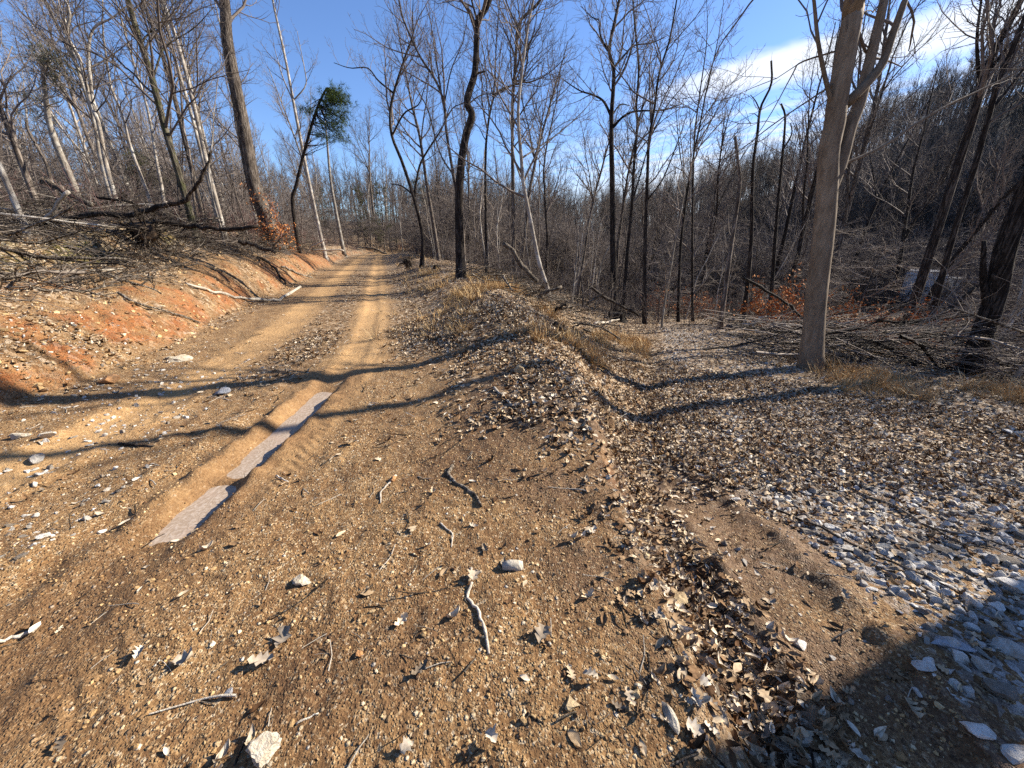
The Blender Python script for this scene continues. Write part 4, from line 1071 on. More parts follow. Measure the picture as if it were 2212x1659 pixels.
log('fallen_branch', 'long thin dark limb slanting down behind the three-stemmed tree', [(1605, 600), (1650, 625), (1700, 655), (1735, 690)], 6, M_DEADDARK, 9.5, 5, cat='branch', twigs=6)
log('fallen_branch', 'pale broken branch leaning on the ground left of the three-stemmed tree', [(1690, 700), (1712, 715), (1732, 738)], 7, M_DEADPALE, 9, 5, cat='branch')
log('fallen_log', 'whitish grey log running right from the foot of the three-stemmed tree', [(1775, 757), (1830, 768), (1880, 790), (1930, 806)], 13, M_DEAD, 7.9, 8, twigs=5, twm=M_TWIGPALE)
log('fallen_log', 'second grey log under the first at the foot of the three-stemmed tree', [(1780, 782), (1840, 790), (1900, 812)], 9, M_DEADDARK, 7.6, 8)
log('fallen_log', 'long dark log crossing the right brush pile down to the dry grass', [(1930, 800), (2000, 822), (2080, 850), (2150, 885)], 11, M_DEADDARK, [7.4, 7, 6.6, 6.2], 8, twigs=10, twm=M_TWIGPALE)
log('fallen_branch', 'straight slanting limb across the middle of the right brush pile', [(1880, 735), (1950, 770), (2010, 810), (2060, 845)], 7, M_DEADDARK, [8, 7.6, 7.2, 6.8], 5, cat='branch', twigs=10, twm=M_TWIGPALE)
log('fallen_branch', 'curved black log in the hollow left of the rough old trunk', [(1945, 705), (2010, 690), (2060, 660), (2100, 620)], 9, M_DEADDARK, 9.5, 8, cat='branch', twigs=3)
log('fallen_branch', 'long pale twiggy branch reaching left over the right brush pile', [(2212, 720), (2130, 690), (2060, 668), (1990, 660)], 5, M_DEAD, 6.6, 2, cat='branch', twigs=14, twm=M_TWIGPALE, L1=1.2)
# loose sticks in the foreground
ST = 'stick'
log(ST, 'thick crooked grey stick in the centre foreground, left of the red-stained patch', [(977, 1007), (969, 1027), (997, 1051), (1025, 1071), (1041, 1095)], 8, M_DEAD, cat=ST)
log(ST, 'long bent pale stick pointing down in the bottom centre foreground', [(1019, 1262), (1011, 1291), (1029, 1315), (1045, 1355), (1057, 1415)], 7, M_DEADPALE, cat=ST, wend=6)
log(ST, 'short curved pale stick above the long bent stick', [(951, 1131), (963, 1141), (977, 1155), (975, 1183)], 4, M_DEADPALE, cat=ST)
yst = log(ST, 'small Y-shaped pale stick right of the frozen puddle', [(855, 1028), (838, 1046), (824, 1062), (822, 1088)], 5, M_DEADPALE, cat=ST)
log(ST, 'short grey stick lying on the leaves of the berm', [(1066, 840), (1091, 862), (1116, 885)], 6, M_DEADPALE, cat=ST)
log(ST, 'long straight grey stick, upper of the two crossing the right gravel', [(1850, 1070), (1948, 1107), (2008, 1147), (2124, 1171), (2190, 1195)], 6, M_DEAD, cat=ST, lift=.02)
log(ST, 'long thin brown stick, lower of the two crossing the right gravel', [(1670, 1104), (1788, 1155), (1896, 1211), (1996, 1251), (2070, 1290)], 5, M_DEADDARK, cat=ST, lift=.02)
log(ST, 'short grey stick between the two long sticks on the right gravel', [(2010, 1150), (2060, 1178), (2140, 1195)], 5, M_DEAD, cat=ST, lift=.03)
log(ST, 'dark flat stick lying on the left wheel track', [(258, 960), (295, 964), (332, 965)], 7, M_DEADDARK, cat=ST)
log(ST, 'pale stick cut by the left edge of the foreground', [(-10, 1392), (35, 1378), (76, 1362)], 9, M_DEADPALE, cat=ST)
log(ST, 'thin dark bent twig right of the left rut, bottom left foreground', [(507, 1655), (520, 1625), (530, 1600)], 4, M_DEADDARK, cat=ST)
log(ST, 'thin pale stick low in the foreground, pointing to the lower left', [(640, 1565), (665, 1553), (688, 1540)], 5, M_DEADPALE, cat=ST)
log(ST, 'pale stick in the leaf drift on the right of the foreground', [(1598, 1490), (1604, 1460), (1607, 1438)], 4, M_DEADPALE, cat=ST)
log(ST, 'thin curved twig at the bottom right of centre', [(1140, 1540), (1155, 1555), (1175, 1562)], 5, M_DEADDARK, cat=ST)
log(ST, 'straight thin stick standing out on the leaves below the cut bank', [(1312, 965), (1335, 966), (1360, 964)], 5, M_DEADDARK, cat=ST)
log(ST, 'pale stick on the frozen puddle', [(598, 1030), (610, 1038), (624, 1044)], 4, M_DEADPALE, cat=ST, lift=.01)

# stump
def stump(label, px, py, w, seed):
    rg = np.random.default_rng(seed); b = hit(px, py); r = w*mpp(b)/2
    root = empty('tree_stump', tuple(b)); tag(root, label, 'stump')
    n = 26; a = np.arange(n)*2*np.pi/n
    prof = [(-.1, 1.5), (.0, 1.3), (r*.5, 1.02), (r*1.0, 1.0)]
    k = 1+.07*np.sin(a*5+1)+.05*rg.normal(size=n); V = []
    for z, s_ in prof: V += [(math.cos(t)*r*s_*kk, math.sin(t)*r*s_*kk, z+(.03*rg.normal() if z == prof[-1][0] else 0)) for t, kk in zip(a, k)]
    Q = [(i*n+j, i*n+(j+1) % n, (i+1)*n+(j+1) % n, (i+1)*n+j) for i in range(3) for j in range(n)]
    link('bark', mesh_np('bark', V, Q), M_DEADDARK, root)
    V = [(0, 0, r*.96)]+[(math.cos(t)*r*.97*kk, math.sin(t)*r*.97*kk, r*.93+.01*rg.normal()) for t, kk in zip(a, k)]
    link('cut_face', mesh_np('cut_face', V, None, [(0, 1+j, 1+(j+1) % n) for j in range(n)]), M_DEADDARK, root)
stump('black cut stump on the right end of the berm, a bleached chip leaning on it', 1331, 692, 34, 1)
stump('small dark stump in the dry grass by the dark forked tree', 942, 580, 12, 2)

# upturned root mass
def rootball(label, px, py, Y, size, seed, dark=True, n=110):
    rg = np.random.default_rng(seed); c = at(px, py, Y); c[2] = max(c[2], float(H(c[0], c[1]))+size*.4)
    root = empty('root_mass', tuple(c)); tag(root, label, 'roots')
    me = rock_mesh(seed, 2, .35, (1, .7, 1.0)); o = link('soil_clump', me, M_SOILDARK, root); o.scale = (size*.42,)*3
    tb = Tubes()
    for _ in range(n):
        d = unit(rg.normal(size=3)); L = size*rg.uniform(.35, 1.1)
        Q = wobble_line(d*size*.25, unit(d+np.array([0, 0, -.15])), L, 6, .55, -.03, rg)
        tb.tube(Q, np.linspace(rg.uniform(.006, .022), .003, 7), 4)
    link('roots', tb.mesh('roots'), M_DEADDARK, root)

def rock_mesh(seed, sub=2, amp=.25, sc=(1, 1, 1), flat=True, lo=.55, hi=.85):
    import bmesh
    rg = np.random.default_rng(seed); bm = bmesh.new(); bmesh.ops.create_icosphere(bm, subdivisions=sub, radius=1)
    # chop by random planes for facets
    V = np.array([v.co[:] for v in bm.verts])
    for _ in range(9):
        nrm = unit(rg.normal(size=3)); dd = rg.uniform(lo, hi); s_ = V@nrm
        V = V-np.outer(np.clip(s_-dd, 0, None), nrm)
    V = V*(1+amp*.3*rg.normal(size=(len(V), 1))*.5)*np.array(sc)
    for v, c in zip(bm.verts, V): v.co = c
    me = bpy.data.meshes.new('rock'); bm.to_mesh(me); bm.free()
    if not flat: me.polygons.foreach_set('use_smooth', [True]*len(me.polygons))
    return me
M_SOILDARK = stone_mat('dark_root_soil', [(0, (.03, .02, .012)), (1, (.05, .032, .018))])
rootball('dark tangled root mass under the long fallen trunk on the left bank', 313, 500, 9.2, .75, 3, n=150)
rootball('small dark upturned root clump at the foot of the dark forked tree', 880, 568, 18.5, .55, 4, n=70)

# rocks one can point at
def rock(label, px, py, wpx, mat, asp=(1, .8, .6), sub=2, rz=None, sink=.25, seed=None, name='rock'):
    p = hit(px, py); m = mpp(p); s_ = wpx*m/2; sd = seed or int(px*3+py)
    me = rock_mesh(sd, sub, .5, tuple(1.25*q for q in asp), lo=.38, hi=.78); o = link(name, me, mat)
    o.scale = (s_,)*3; o.location = (p[0], p[1], p[2]+s_*asp[2]*(1-sink*2)); o.rotation_euler = (0, 0, rz if rz is not None else sd % 6)
    tag(o, label, 'rock'); return o
rock('yellowish block of stone on top of the berm, in the middle of the picture', 1120, 803, 30, M_TANROCK, (1, .7, .6))
rock('large pale angular stone at the bottom left, beside a smaller tan one', 571, 1632, 58, M_PALEROCK, (1, .85, .7), 3, rz=.4, sink=.1)
rock('small tan stone touching the large pale one at the bottom left', 545, 1597, 22, M_TANROCK)
rock('rounded grey stone on the left side of the road, above the frozen puddle', 480, 850, 30, M_GREYROCK, (1, .8, .55))
rock('orange boulder at the foot of the left bank', 238, 826, 34, M_ORANGEROCK, (1, .8, .6))
rock('pale flat rock at the foot of the left bank, right of the orange boulder', 392, 778, 36, M_PALEROCK, (1, .7, .4))
rock('small pale rock left of the pale flat rock at the foot of the bank', 368, 775, 18, M_PALEROCK, (1, .7, .5))
rock('white stone, left one of the pair at the left edge of the road', 46, 945, 34, M_PALEROCK, (1, .7, .5))
rock('white stone, right one of the pair at the left edge of the road', 102, 942, 38, M_PALEROCK, (1, .7, .4))
rock('flat whitish stone just below the pair at the left edge of the road', 84, 992, 46, M_GRAV, (1, .6, .3))
rock('pale pitted stone in the leaves, right of the foreground', 1456, 1300, 52, M_TANROCK, (1, .9, .35), 3, sink=.3)
rock('tan stone half sunk in the soil at the bottom centre', 1232, 1524, 40, M_TANROCK, (1, .75, .4), sink=.35)
rock('long narrow pale stone at the bottom, right of centre', 1446, 1548, 58, M_PALEROCK, (1, .38, .28), rz=1.8)
rock('lumpy pale stone in the open gravelly soil, left of centre', 654, 1258, 36, M_PALEROCK, (1, .9, .45), 3)
rock('yellow pebble beside the Y-shaped stick', 849, 1036, 16, M_ORANGEROCK)
rock('orange pebble near the bottom, left of centre', 775, 1412, 18, M_ORANGEROCK)
rock('grey-blue pebble near the bottom left, under the grey leaf clump', 497, 1495, 18, M_GREYROCK)
rock('brown angular stone between the leaf drift and the tyre track', 1392, 1120, 20, M_TANROCK)
rock('pale stone at the near edge of the leaf drift', 1394, 1205, 24, M_TANROCK)
rock('small grey boulder in the leaves near the right edge of the picture', 2176, 937, 20, M_GREYROCK, (1, .8, .8))
RR = [(2180, 1215, 66, (1, .5, .25), 'long grey slab at the right edge, above the corner shadow'),
      (2190, 1268, 60, (1, .6, .35), 'grey rock at the right edge, half in the corner shadow'),
      (2060, 1398, 84, (1, .5, .25), 'broad blue-grey slab lying in the corner shadow'),
      (2172, 1400, 84, (1, .5, .3), 'long pale slab at the right edge, below the corner shadow'),
      (2120, 1436, 56, (1, .6, .3), 'grey slab between the two broad slabs on the right'),
      (2162, 1500, 84, (1, .55, .35), 'largest sunlit grey rock near the bottom right corner'),
      (1990, 1442, 40, (1, .6, .4), 'pale wedge-shaped stone left of the broad slabs'),
      (2085, 1495, 36, (1, .7, .5), 'small pale rock left of the largest sunlit rock'),
      (2110, 1575, 52, (1, .6, .35), 'grey rock below the largest sunlit rock'),
      (2190, 1632, 52, (1, .8, .6), 'pitted pale rock in the bottom right corner'),
      (1830, 1186, 40, (1, .5, .3), 'pale slab in the middle of the right gravel, under the long sticks'),
      (1905, 1182, 40, (1, .5, .35), 'pale angular stone right of the pale slab in the gravel'),
      (2040, 1190, 44, (1, .6, .3), 'yellowish flat stone in the right gravel'),
      (1995, 1222, 50, (1, .5, .35), 'sharp pale stone beside the yellowish flat one'),
      (1740, 1150, 34, (1, .6, .4), 'pale stone at the left edge of the gravel band'),
      (1930, 1052, 26, (1, .8, .6), 'grey block standing up in the upper gravel')]
for px, py, w, asp, lb in RR:
    rock(lb, px, py, w, M_GRAV if 'blue' not in lb else M_GREYROCK, asp, 2, rz=-.5+.3*rnd.random())
# wood chunk, and crumpled leaves one can point at
def chunk():
    p = hit(1107, 1228); m = mpp(p)
    tb = Tubes(); L = np.array([[-1, 0, 0], [-.3, .05, .04], [.4, .0, .02], [1, .1, 0]])*22*m; tb.tube(L, np.array([10, 12, 12, 10])*m, 7, cap=True, bumpy=.12)
    o = link('wood_chunk', tb.mesh('wood_chunk'), M_DEADPALE); o.location = (p[0], p[1], p[2]+6*m); tag(o, 'short split chunk of pale wood in the centre foreground', 'wood')
chunk()

def leaf_shape(seed, kind='oval', curl=.25):
    rg = np.random.default_rng(seed)
    if kind == 'oak':
        half = [(-.5, .04), (-.35, .20), (-.25, .09), (-.08, .30), (.02, .12), (.18, .30), (.26, .12), (.38, .17), (.5, .0)]
    elif kind == 'maple':
        half = [(-.45, .03), (-.38, .34), (-.18, .22), (-.02, .50), (.08, .24), (.22, .30), (.26, .12), (.5, .0)]
    else:
        half = [(-.5, .02), (-.3, .15), (-.05, .22), (.2, .18), (.5, .0)]
    P = [(x, y) for x, y in half] + [(x, -y*rg.uniform(.85, 1.15)) for x, y in half[::-1][1:]]
    c1, c2, tw = curl*rg.uniform(-1, 1.6), curl*rg.uniform(.2, 1.8), rg.uniform(-.4, .4)
    def z(x, y): return c1*x*x*1.6+c2*abs(y)*.9+tw*x*y+.03*rg.normal()
    n = len(half)
    mid = [(x, 0.0, z(x, 0)*.5) for x, _ in half]
    rim = [(x, y, z(x, y)) for x, y in P]
    V = mid+rim; T = []
    for i in range(n-1):
        T += [(i, i+1, n+i+1), (i, n+i+1, n+i)]
        a = n+len(P)-i if i else n; b = n+len(P)-1-i
        b = n+len(P)-i-1; a = n+(len(P)-i) % len(P)
        T += [(i+1, i, a), (i+1, a, b)]
    T = [t for t in T if len(set(t)) == 3]
    return V, T
def leaf_mesh(seed, kind, curl, mat):
    V, T = leaf_shape(seed, kind, curl); V = np.array(V)
    V[:, 2] -= V[:, 2].min()
    me = mesh_np('leaf', V, None, T, True); me.materials.append(mat); return me
LEAVES = [leaf_mesh(1, 'oval', .4, M_LEAF), leaf_mesh(2, 'oval', .8, M_LEAF), leaf_mesh(3, 'oak', .5, M_LEAF), leaf_mesh(4, 'oak', .9, M_LEAF),
          leaf_mesh(5, 'maple', .5, M_LEAF), leaf_mesh(6, 'oval', 1.2, M_LEAF), leaf_mesh(7, 'oak', .7, M_LEAFGREY), leaf_mesh(8, 'oval', .6, M_LEAFGREY)]
def tilt_rot(n, amp):
    return np.column_stack([rng.normal(0, amp, n), rng.normal(0, amp, n), rng.uniform(0, 6.28, n)])
def hero_leaf(label, px, py, wpx, kind, mat, seed, curl=.5):
    p = hit(px, py); o = link('dead_leaf', leaf_mesh(seed, kind, curl, mat)); s_ = wpx*mpp(p)
    o.scale = (s_,)*3; o.location = (p[0], p[1], p[2]+.012); o.rotation_euler = (.1, .1, seed*1.7); tag(o, label, 'leaf')
for a in [('pale veined leaf lying flat, right of the long bent stick', 1172, 1375, 44, 'maple', M_LEAFGREY, 21, .3),
          ('grey lobed leaf below the pale veined leaf', 1275, 1465, 34, 'oak', M_LEAFGREY, 22, .8),
          ('whitish leaf at the top end of the long bent stick', 1024, 1246, 34, 'maple', M_LEAFGREY, 23, .5),
          ('star-shaped tan leaf on the soil left of centre, far side', 757, 960, 30, 'oak', M_LEAF, 24, .4),
          ('grey crumpled leaf, upper one of the pair in the left foreground', 612, 1385, 46, 'maple', M_LEAFGREY, 25, .9),
          ('grey crumpled leaf, lower one of the pair in the left foreground', 566, 1430, 50, 'oak', M_LEAFGREY, 26, .9),
          ('pale curled leaf in the left foreground, left of the crumpled pair', 305, 1415, 36, 'oak', M_LEAFGREY, 27, .7),
          ('small pale curled leaf between the left foreground leaf and the crumpled pair', 400, 1435, 44, 'maple', M_LEAFGREY, 28, .8),
          ('pale leaf low at the left edge, above the bottom left corner', 140, 1610, 38, 'oak', M_LEAFGREY, 29, .6),
          ('light grey leaf near the bottom, right of the large pale stone', 880, 1620, 34, 'maple', M_LEAFGREY, 30, .8),
          ('light grey leaf left of the tan half-sunk stone', 1060, 1600, 34, 'maple', M_LEAFGREY, 31, .7),
          ('pale star-shaped leaf lying alone on the berm soil', 1075, 924, 34, 'oak', M_LEAF, 32, .3),
          ('grey leaf near the long narrow pale stone', 1500, 1580, 42, 'maple', M_LEAFGREY, 33, .8),
          ('big brown lobed leaf in the corner shadow', 1965, 1535, 48, 'oak', M_LEAF, 34, .7)]:
    hero_leaf(*a)

# ------------------------------------------------------------------ scattered ground cover
def sample_area(n, rmin, rmax, azl=-62, azr=62, power=1.0):
    """random ground points, denser near the viewer's feet by 'power'"""
    u = rng.random(n); r = (rmin**power+(rmax**power-rmin**power)*u)**(1/power)
    a = np.radians(rng.uniform(azl, azr, n)); return r*np.sin(a), r*np.cos(a), r

PEB = [rock_mesh(500+i, 1, .3, s_, lo=.45, hi=.8) for i, s_ in enumerate([(1, .8, .6), (1, .7, .5), (1, .9, .8), (1, .55, .45), (.9, 1, .5)])]
for me in PEB: me.materials.append(M_PEB)
GRV = [rock_mesh(520+i, 2, .35, s_, lo=.22, hi=.66) for i, s_ in enumerate([(1.4, .9, .7), (1.5, 1.1, .8), (1.8, .8, .65), (1.4, 1.2, 1.0), (1.5, 1.1, .6), (1.7, 1.2, .7), (1.2, 1.0, 1.1)])]
for me in GRV: me.materials.append(M_GRAV)

def make_parts(name, pos, rot, scl, meshes, idx, order):
    for k in order:
        o = bpy.data.objects.new(name, meshes[idx[k]]); COL.objects.link(o); o.parent = ground
        o.location = pos[k]; o.rotation_euler = rot[k]; o.scale = (scl[k],)*3

def ground_cover():
    # tan pebbles
    x, y, r = sample_area(90000, .55, 9, power=1.2); M = masks(x, y)
    w = (1-.75*M['litter'])*(1-.6*M['gravel'])*(1-.85*M['track'])*(.12+.75*ss(-.4, .5, fbm(x, y, 1.3, 3, 301)))
    k = rng.random(len(x)) < w; x, y = x[k], y[k]; n = len(x)
    sz = .003+.010*rng.random(n)**2.6+.014*rng.random(n)*(rng.random(n) < .04)
    z = H(x, y)
    gn_scatter('pebbles', PEB, np.column_stack([x, y, z+sz*.1]), tilt_rot(n, .4), sz, rng.integers(0, 5, n), 'small tan pebbles strewn over the dirt', parent=ground)
    # grey gravel
    x, y, r = sample_area(60000, .8, 17, -5, 62, power=1.3); M = masks(x, y)
    w = M['gravel']*.9; k = rng.random(len(x)) < w; x, y = x[k], y[k]
    x2, y2, r2 = sample_area(16000, .9, 9, -64, -20, power=1.3); M2 = masks(x2, y2); k = rng.random(len(x2)) < M2['leftgravel']*.45
    x = np.concatenate([x, x2[k]]); y = np.concatenate([y, y2[k]]); n = len(x)
    sz = .008+.032*rng.random(n)**2.4; sz *= np.where(x < 0, .7, 1)
    z = H(x, y); pos = np.column_stack([x, y, z+sz*.12]); rot = tilt_rot(n, .25); idx = rng.integers(0, 7, n)
    app = sz/np.hypot(x, y); order = np.argsort(-app)[:290]; rest = np.ones(n, bool); rest[order] = False
    make_parts('stone', pos, rot, sz, GRV, idx, order)
    gn_scatter('gravel', GRV, pos[rest], rot[rest], sz[rest], idx[rest], 'grey and white crushed limestone spread on the lower track and beside the ruts', parent=ground)
    # leaves
    X = []; Y = []
    for (n0, a, b, p) in ((60000, .7, 8, 1.35), (60000, 6, 24, 1.2)):
        x, y, r = sample_area(n0, a, b, power=p); M = masks(x, y)
        w = M['litter']*.95+.013*(1-M['track'])+.25*M['gravel']*(1-M['litter'])*.5+.08*ss(0, .4, M['s'])*(r < 14)
        w = w*(.45+.55*ss(-.5, .2, fbm(x, y, 2.0, 3, 305)))
        k = rng.random(len(x)) < w; X.append(x[k]); Y.append(y[k])
    x = np.concatenate(X); y = np.concatenate(Y); n = len(x); r = np.hypot(x, y)
    sz = rng.uniform(.03, .072, n)*(1+.015*np.clip(r-6, 0, 20)); M = masks(x, y)
    z = H(x, y); lift = .004+.035*rng.random(n)**2*M['litter']
    pos = np.column_stack([x, y, z+lift]); rot = tilt_rot(n, .42); rot[:, :2] *= (.3+.7*M['litter'])[:, None]
    idx = rng.choice(8, n, p=[.2, .18, .14, .12, .06, .16, .07, .07])
    app = sz/np.hypot(x, y)*(1+.0*r); order = np.argsort(-app)[:290]; rest = np.ones(n, bool); rest[order] = False
    make_parts('leaf', pos, rot, sz, LEAVES, idx, order)
    gn_scatter('leaf_litter', LEAVES, pos[rest], rot[rest], sz[rest], idx[rest], 'dead brown and grey leaves littering the berm, the gully and the lower track', parent=ground)
    # rubble at the foot of the bank
    yy = rng.uniform(2.5, 20, 3000); xx = road_x(yy)-1.9-rng.gamma(2, .6, 3000); nn = len(xx); sz = .008+.045*rng.random(nn)**3
    gn_scatter('bank_rubble', PEB, np.column_stack([xx, yy, H(xx, yy)+sz*.2]), tilt_rot(nn, .5), sz, rng.integers(0, 5, nn), 'tan rubble fallen along the foot of the left bank', parent=ground)
    # twigs lying about
    TW = []
    for i in range(6):
        tb = Tubes(); rg = np.random.default_rng(600+i); tb.tube(wobble_line((-.5, 0, .01), (1, 0, 0), 1, 6, .28, 0, rg), np.linspace(.016, .008, 7)*(1+.3*(i % 2)), 4)
        me = tb.mesh('twig'); me.materials.append([M_DEAD, M_DEADPALE, M_DEADDARK][i % 3]); TW.append(me)
    x, y, r = sample_area(17000, .7, 14, power=1.25); M = masks(x, y)
    k = rng.random(len(x)) < .22+.5*M['litter']-.15*M['track']; x, y = x[k], y[k]; n = len(x)
    sz = .03+.26*rng.random(n)**4
    rot = np.column_stack([rng.normal(0, .1, n), rng.normal(0, .12, n), rng.uniform(0, 6.28, n)])
    gn_scatter('fallen_twigs', TW, np.column_stack([x, y, H(x, y)+.008]), rot, sz, rng.integers(0, 6, n), 'small dead twigs scattered over the dirt and leaves', parent=ground)
ground_cover()

def brush_piles():
    """heaps of thin dead branches: nobody could count them"""
    def heap(name, label, spots, mats):
        parts = [Tubes() for _ in mats]
        for (x, y, hmax, ln, a0) in spots:
            z = float(H(x, y)); tb = parts[rng.integers(len(mats))]
            L = ln*rng.uniform(.4, 1.2)*(1+1.2*(rng.random() < .12)); a = a0+rng.normal()*.55
            d = np.array([math.cos(a), math.sin(a), rng.normal()*.16])
            n = 6; Q = wobble_line((x-d[0]*L/2, y-d[1]*L/2, z+.02+hmax*rng.random()), d, L, n, .26, -.008)
            Q[:, 2] = np.maximum(Q[:, 2], H(Q[:, 0], Q[:, 1])+.01)
            r = rng.uniform(.004, .013)*(1+2.6*(rng.random() < .08)); tb.tube(Q, np.linspace(r, r*.35, n+1), 3)
            for _ in range(rng.integers(1, 5)):
                p, T = interp_line(Q, rng.uniform(.2, .9)); dd = side_dir(T, .7)
                tb.tube(wobble_line(p, dd, L*rng.uniform(.12, .35), 4, .35, 0), np.linspace(r*.5, .002, 5), 3)
        for tb, m in zip(parts, mats):
            o = link(name, tb.mesh(name), m); tag(o, label[mats.index(m)], kind='stuff')
    spots = []
    for _ in range(3000):
        y = rng.uniform(4.5, 22); s_ = 1.3+7.5*rng.random()**1.2; x = float(road_x(y))-2.3-s_
        if x/y < -1.7: continue
        hm = .08+.7*math.exp(-((s_-5.2)/2.0)**2)*math.exp(-((y-12)/6)**2); spots.append((x, y, hm, 1.4, rng.uniform(-.9, .9)))
    for _ in range(900):
        y = rng.uniform(12, 34); x = float(road_x(y))-2.9-5.0*rng.random(); spots.append((x, y, .75, 1.5, rng.choice([0, -.5, 1.0])))
    heap('left_brush', ['dark dead branches heaped on the left bank', 'grey dead branches heaped on the left bank', 'bleached dead branches heaped on the left bank'], spots, [M_DEADDARK, M_DEAD, M_TWIGPALE])
    spots = []
    for _ in range(620):
        t = rng.random(); x = 5.9+t*4.5+rng.normal()*.5; y = 8.3-t*2.4+abs(rng.normal())*1.4; spots.append((x, y, .75, 1.6, -.45))
    for _ in range(200):
        y = rng.uniform(11, 16); x = .55*y+2.2+rng.uniform(0, 4); spots.append((x, y, .4, 1.6, 0))
    heap('right_brush', ['dark dead branches heaped right of the three-stemmed tree', 'pale thin twigs heaped right of the three-stemmed tree'], spots, [M_DEADDARK, M_TWIGPALE])
    spots = []
    for _ in range(260):
        y = rng.uniform(8.5, 15); x = float(crest_x(y))+rng.uniform(.3, 3.2); spots.append((x, y, .45, 1.1, rng.choice([0, .8, -.6])))
    for _ in range(260):
        y = rng.uniform(18.5, 24); x = rng.uniform(4, 13); spots.append((x, y, .5, 1.8, 0))
    heap('middle_brush', ['dark dead branches heaped behind the berm and across the end of the lower track', 'grey dead branches heaped behind the berm and across the end of the lower track'], spots, [M_DEADDARK, M_DEAD])
brush_piles()
def loose_limbs():
    k = 0; LL = []
    while k < 34:
        y = rng.uniform(7, 17); s_ = rng.uniform(2.2, 8.5); x = float(road_x(y))-2.3-s_
        if x/y < -1.35: continue
        k += 1; L = rng.uniform(1.2, 3.6); a = rng.normal()*.6; r = rng.uniform(.018, .05)
        hm = .1+.55*math.exp(-((s_-5.2)/2.0)**2)*rng.random()
        Q = wobble_line((x-math.cos(a)*L/2, y-math.sin(a)*L/2, 0), (math.cos(a), math.sin(a), 0), L, 9, .3, 0)
        zz = H(Q[:, 0], Q[:, 1]); tl = rng.normal()*.12; Q[:, 2] = np.maximum(zz.mean()+hm+np.linspace(-L*tl, L*tl, 10)+.02*rng.normal(size=10), zz+r*.7)
        base = Q[5].copy(); m = [M_DEAD, M_DEADDARK, M_DEADPALE, M_DEAD][k % 4]; pale = ['grey', 'dark', 'bleached', 'grey'][k % 4]
        root = empty('fallen_branch', tuple(base)); tag(root, 'limb', 'branch', '%s limbs in the left brush heap' % pale); LL.append((1106+F_PX*base[0]/(base[1]*cp-(base[2]-CAM_Z)*sp), root, pale))
        tb = Tubes(); tb.tube(Q-base, np.linspace(r, r*.5, 10), 7, cap=True, bumpy=.06); link('stem', tb.mesh('stem'), m, root)
        tw = Tubes(); branches(tw, Q-base, r, r*.4, .2, 7, .8, 1, rng, (.5, 1.1), .03, .003, 1.0, .35); link('twigs', tw.mesh('twigs'), m, root)
    for tone in ('grey', 'dark', 'bleached'):
        for i, (px, o, _) in enumerate(sorted([q for q in LL if q[2] == tone], key=lambda q: q[0])):
            o['label'] = '%s limb in the brush heap on the left bank, %s %s one from left' % (tone, ORD[i], tone)
loose_limbs()

def dry_grass():
    TF = []
    for i in range(5):
        rg = np.random.default_rng(700+i); tb = Tubes()
        for _ in range(30):
            a = rg.uniform(0, 6.28); q = np.array([math.cos(a), math.sin(a), 0])*rg.uniform(0, .10); L = rg.uniform(.06, .32)
            d = np.array([math.cos(a)*rg.uniform(.1, .9), math.sin(a)*rg.uniform(.1, .9), 1.0]); Q = wobble_line(q, d, L, 3, .5, -.18, rg)
            w = np.cross(unit(Q[-1]-Q[0]), np.array([0, 0, 1.])); w = unit(w)*.0035
            tb.tris([Q[0]-w, Q[0]+w, Q[1]+w, Q[1]-w, Q[2]+w*.8, Q[2]-w*.8, Q[3]], [[0, 1, 2], [0, 2, 3], [3, 2, 4], [3, 4, 5], [5, 4, 6]])
        me = tb.mesh('grass'); me.materials.append(M_GRASS); TF.append(me)
    P = []
    for _ in range(3600):
        y = rng.uniform(5.0, 17); x = float(crest_x(y))+rng.normal()*.95+.35; P.append((x, y))
    for _ in range(700):
        y = rng.uniform(5.5, 11); x = float(toe_x(y))-rng.uniform(0, 1.4); P.append((x, y))
    for _ in range(1300):
        t = rng.random(); P.append((6.3+t*3.0+rng.normal()*.7, 6.7-t*2.3+rng.normal()*.55))
    for _ in range(500):
        y = rng.uniform(15, 34); P.append((float(crest_x(y))+rng.normal()*.9, y))
    P = np.array(P); nn = fbm(P[:, 0], P[:, 1], .9, 3, 311)
    P = P[rng.random(len(P)) < ss(.0, .3, nn)]; n = len(P)
    gn_scatter('dry_grass', TF, np.column_stack([P, H(P[:, 0], P[:, 1])-.01]), tilt_rot(n, .3), rng.uniform(.35, .8, n)+.7*(rng.random(n) < .15), rng.integers(0, 5, n), 'dry golden grass growing along the berm and the track edge')
dry_grass()

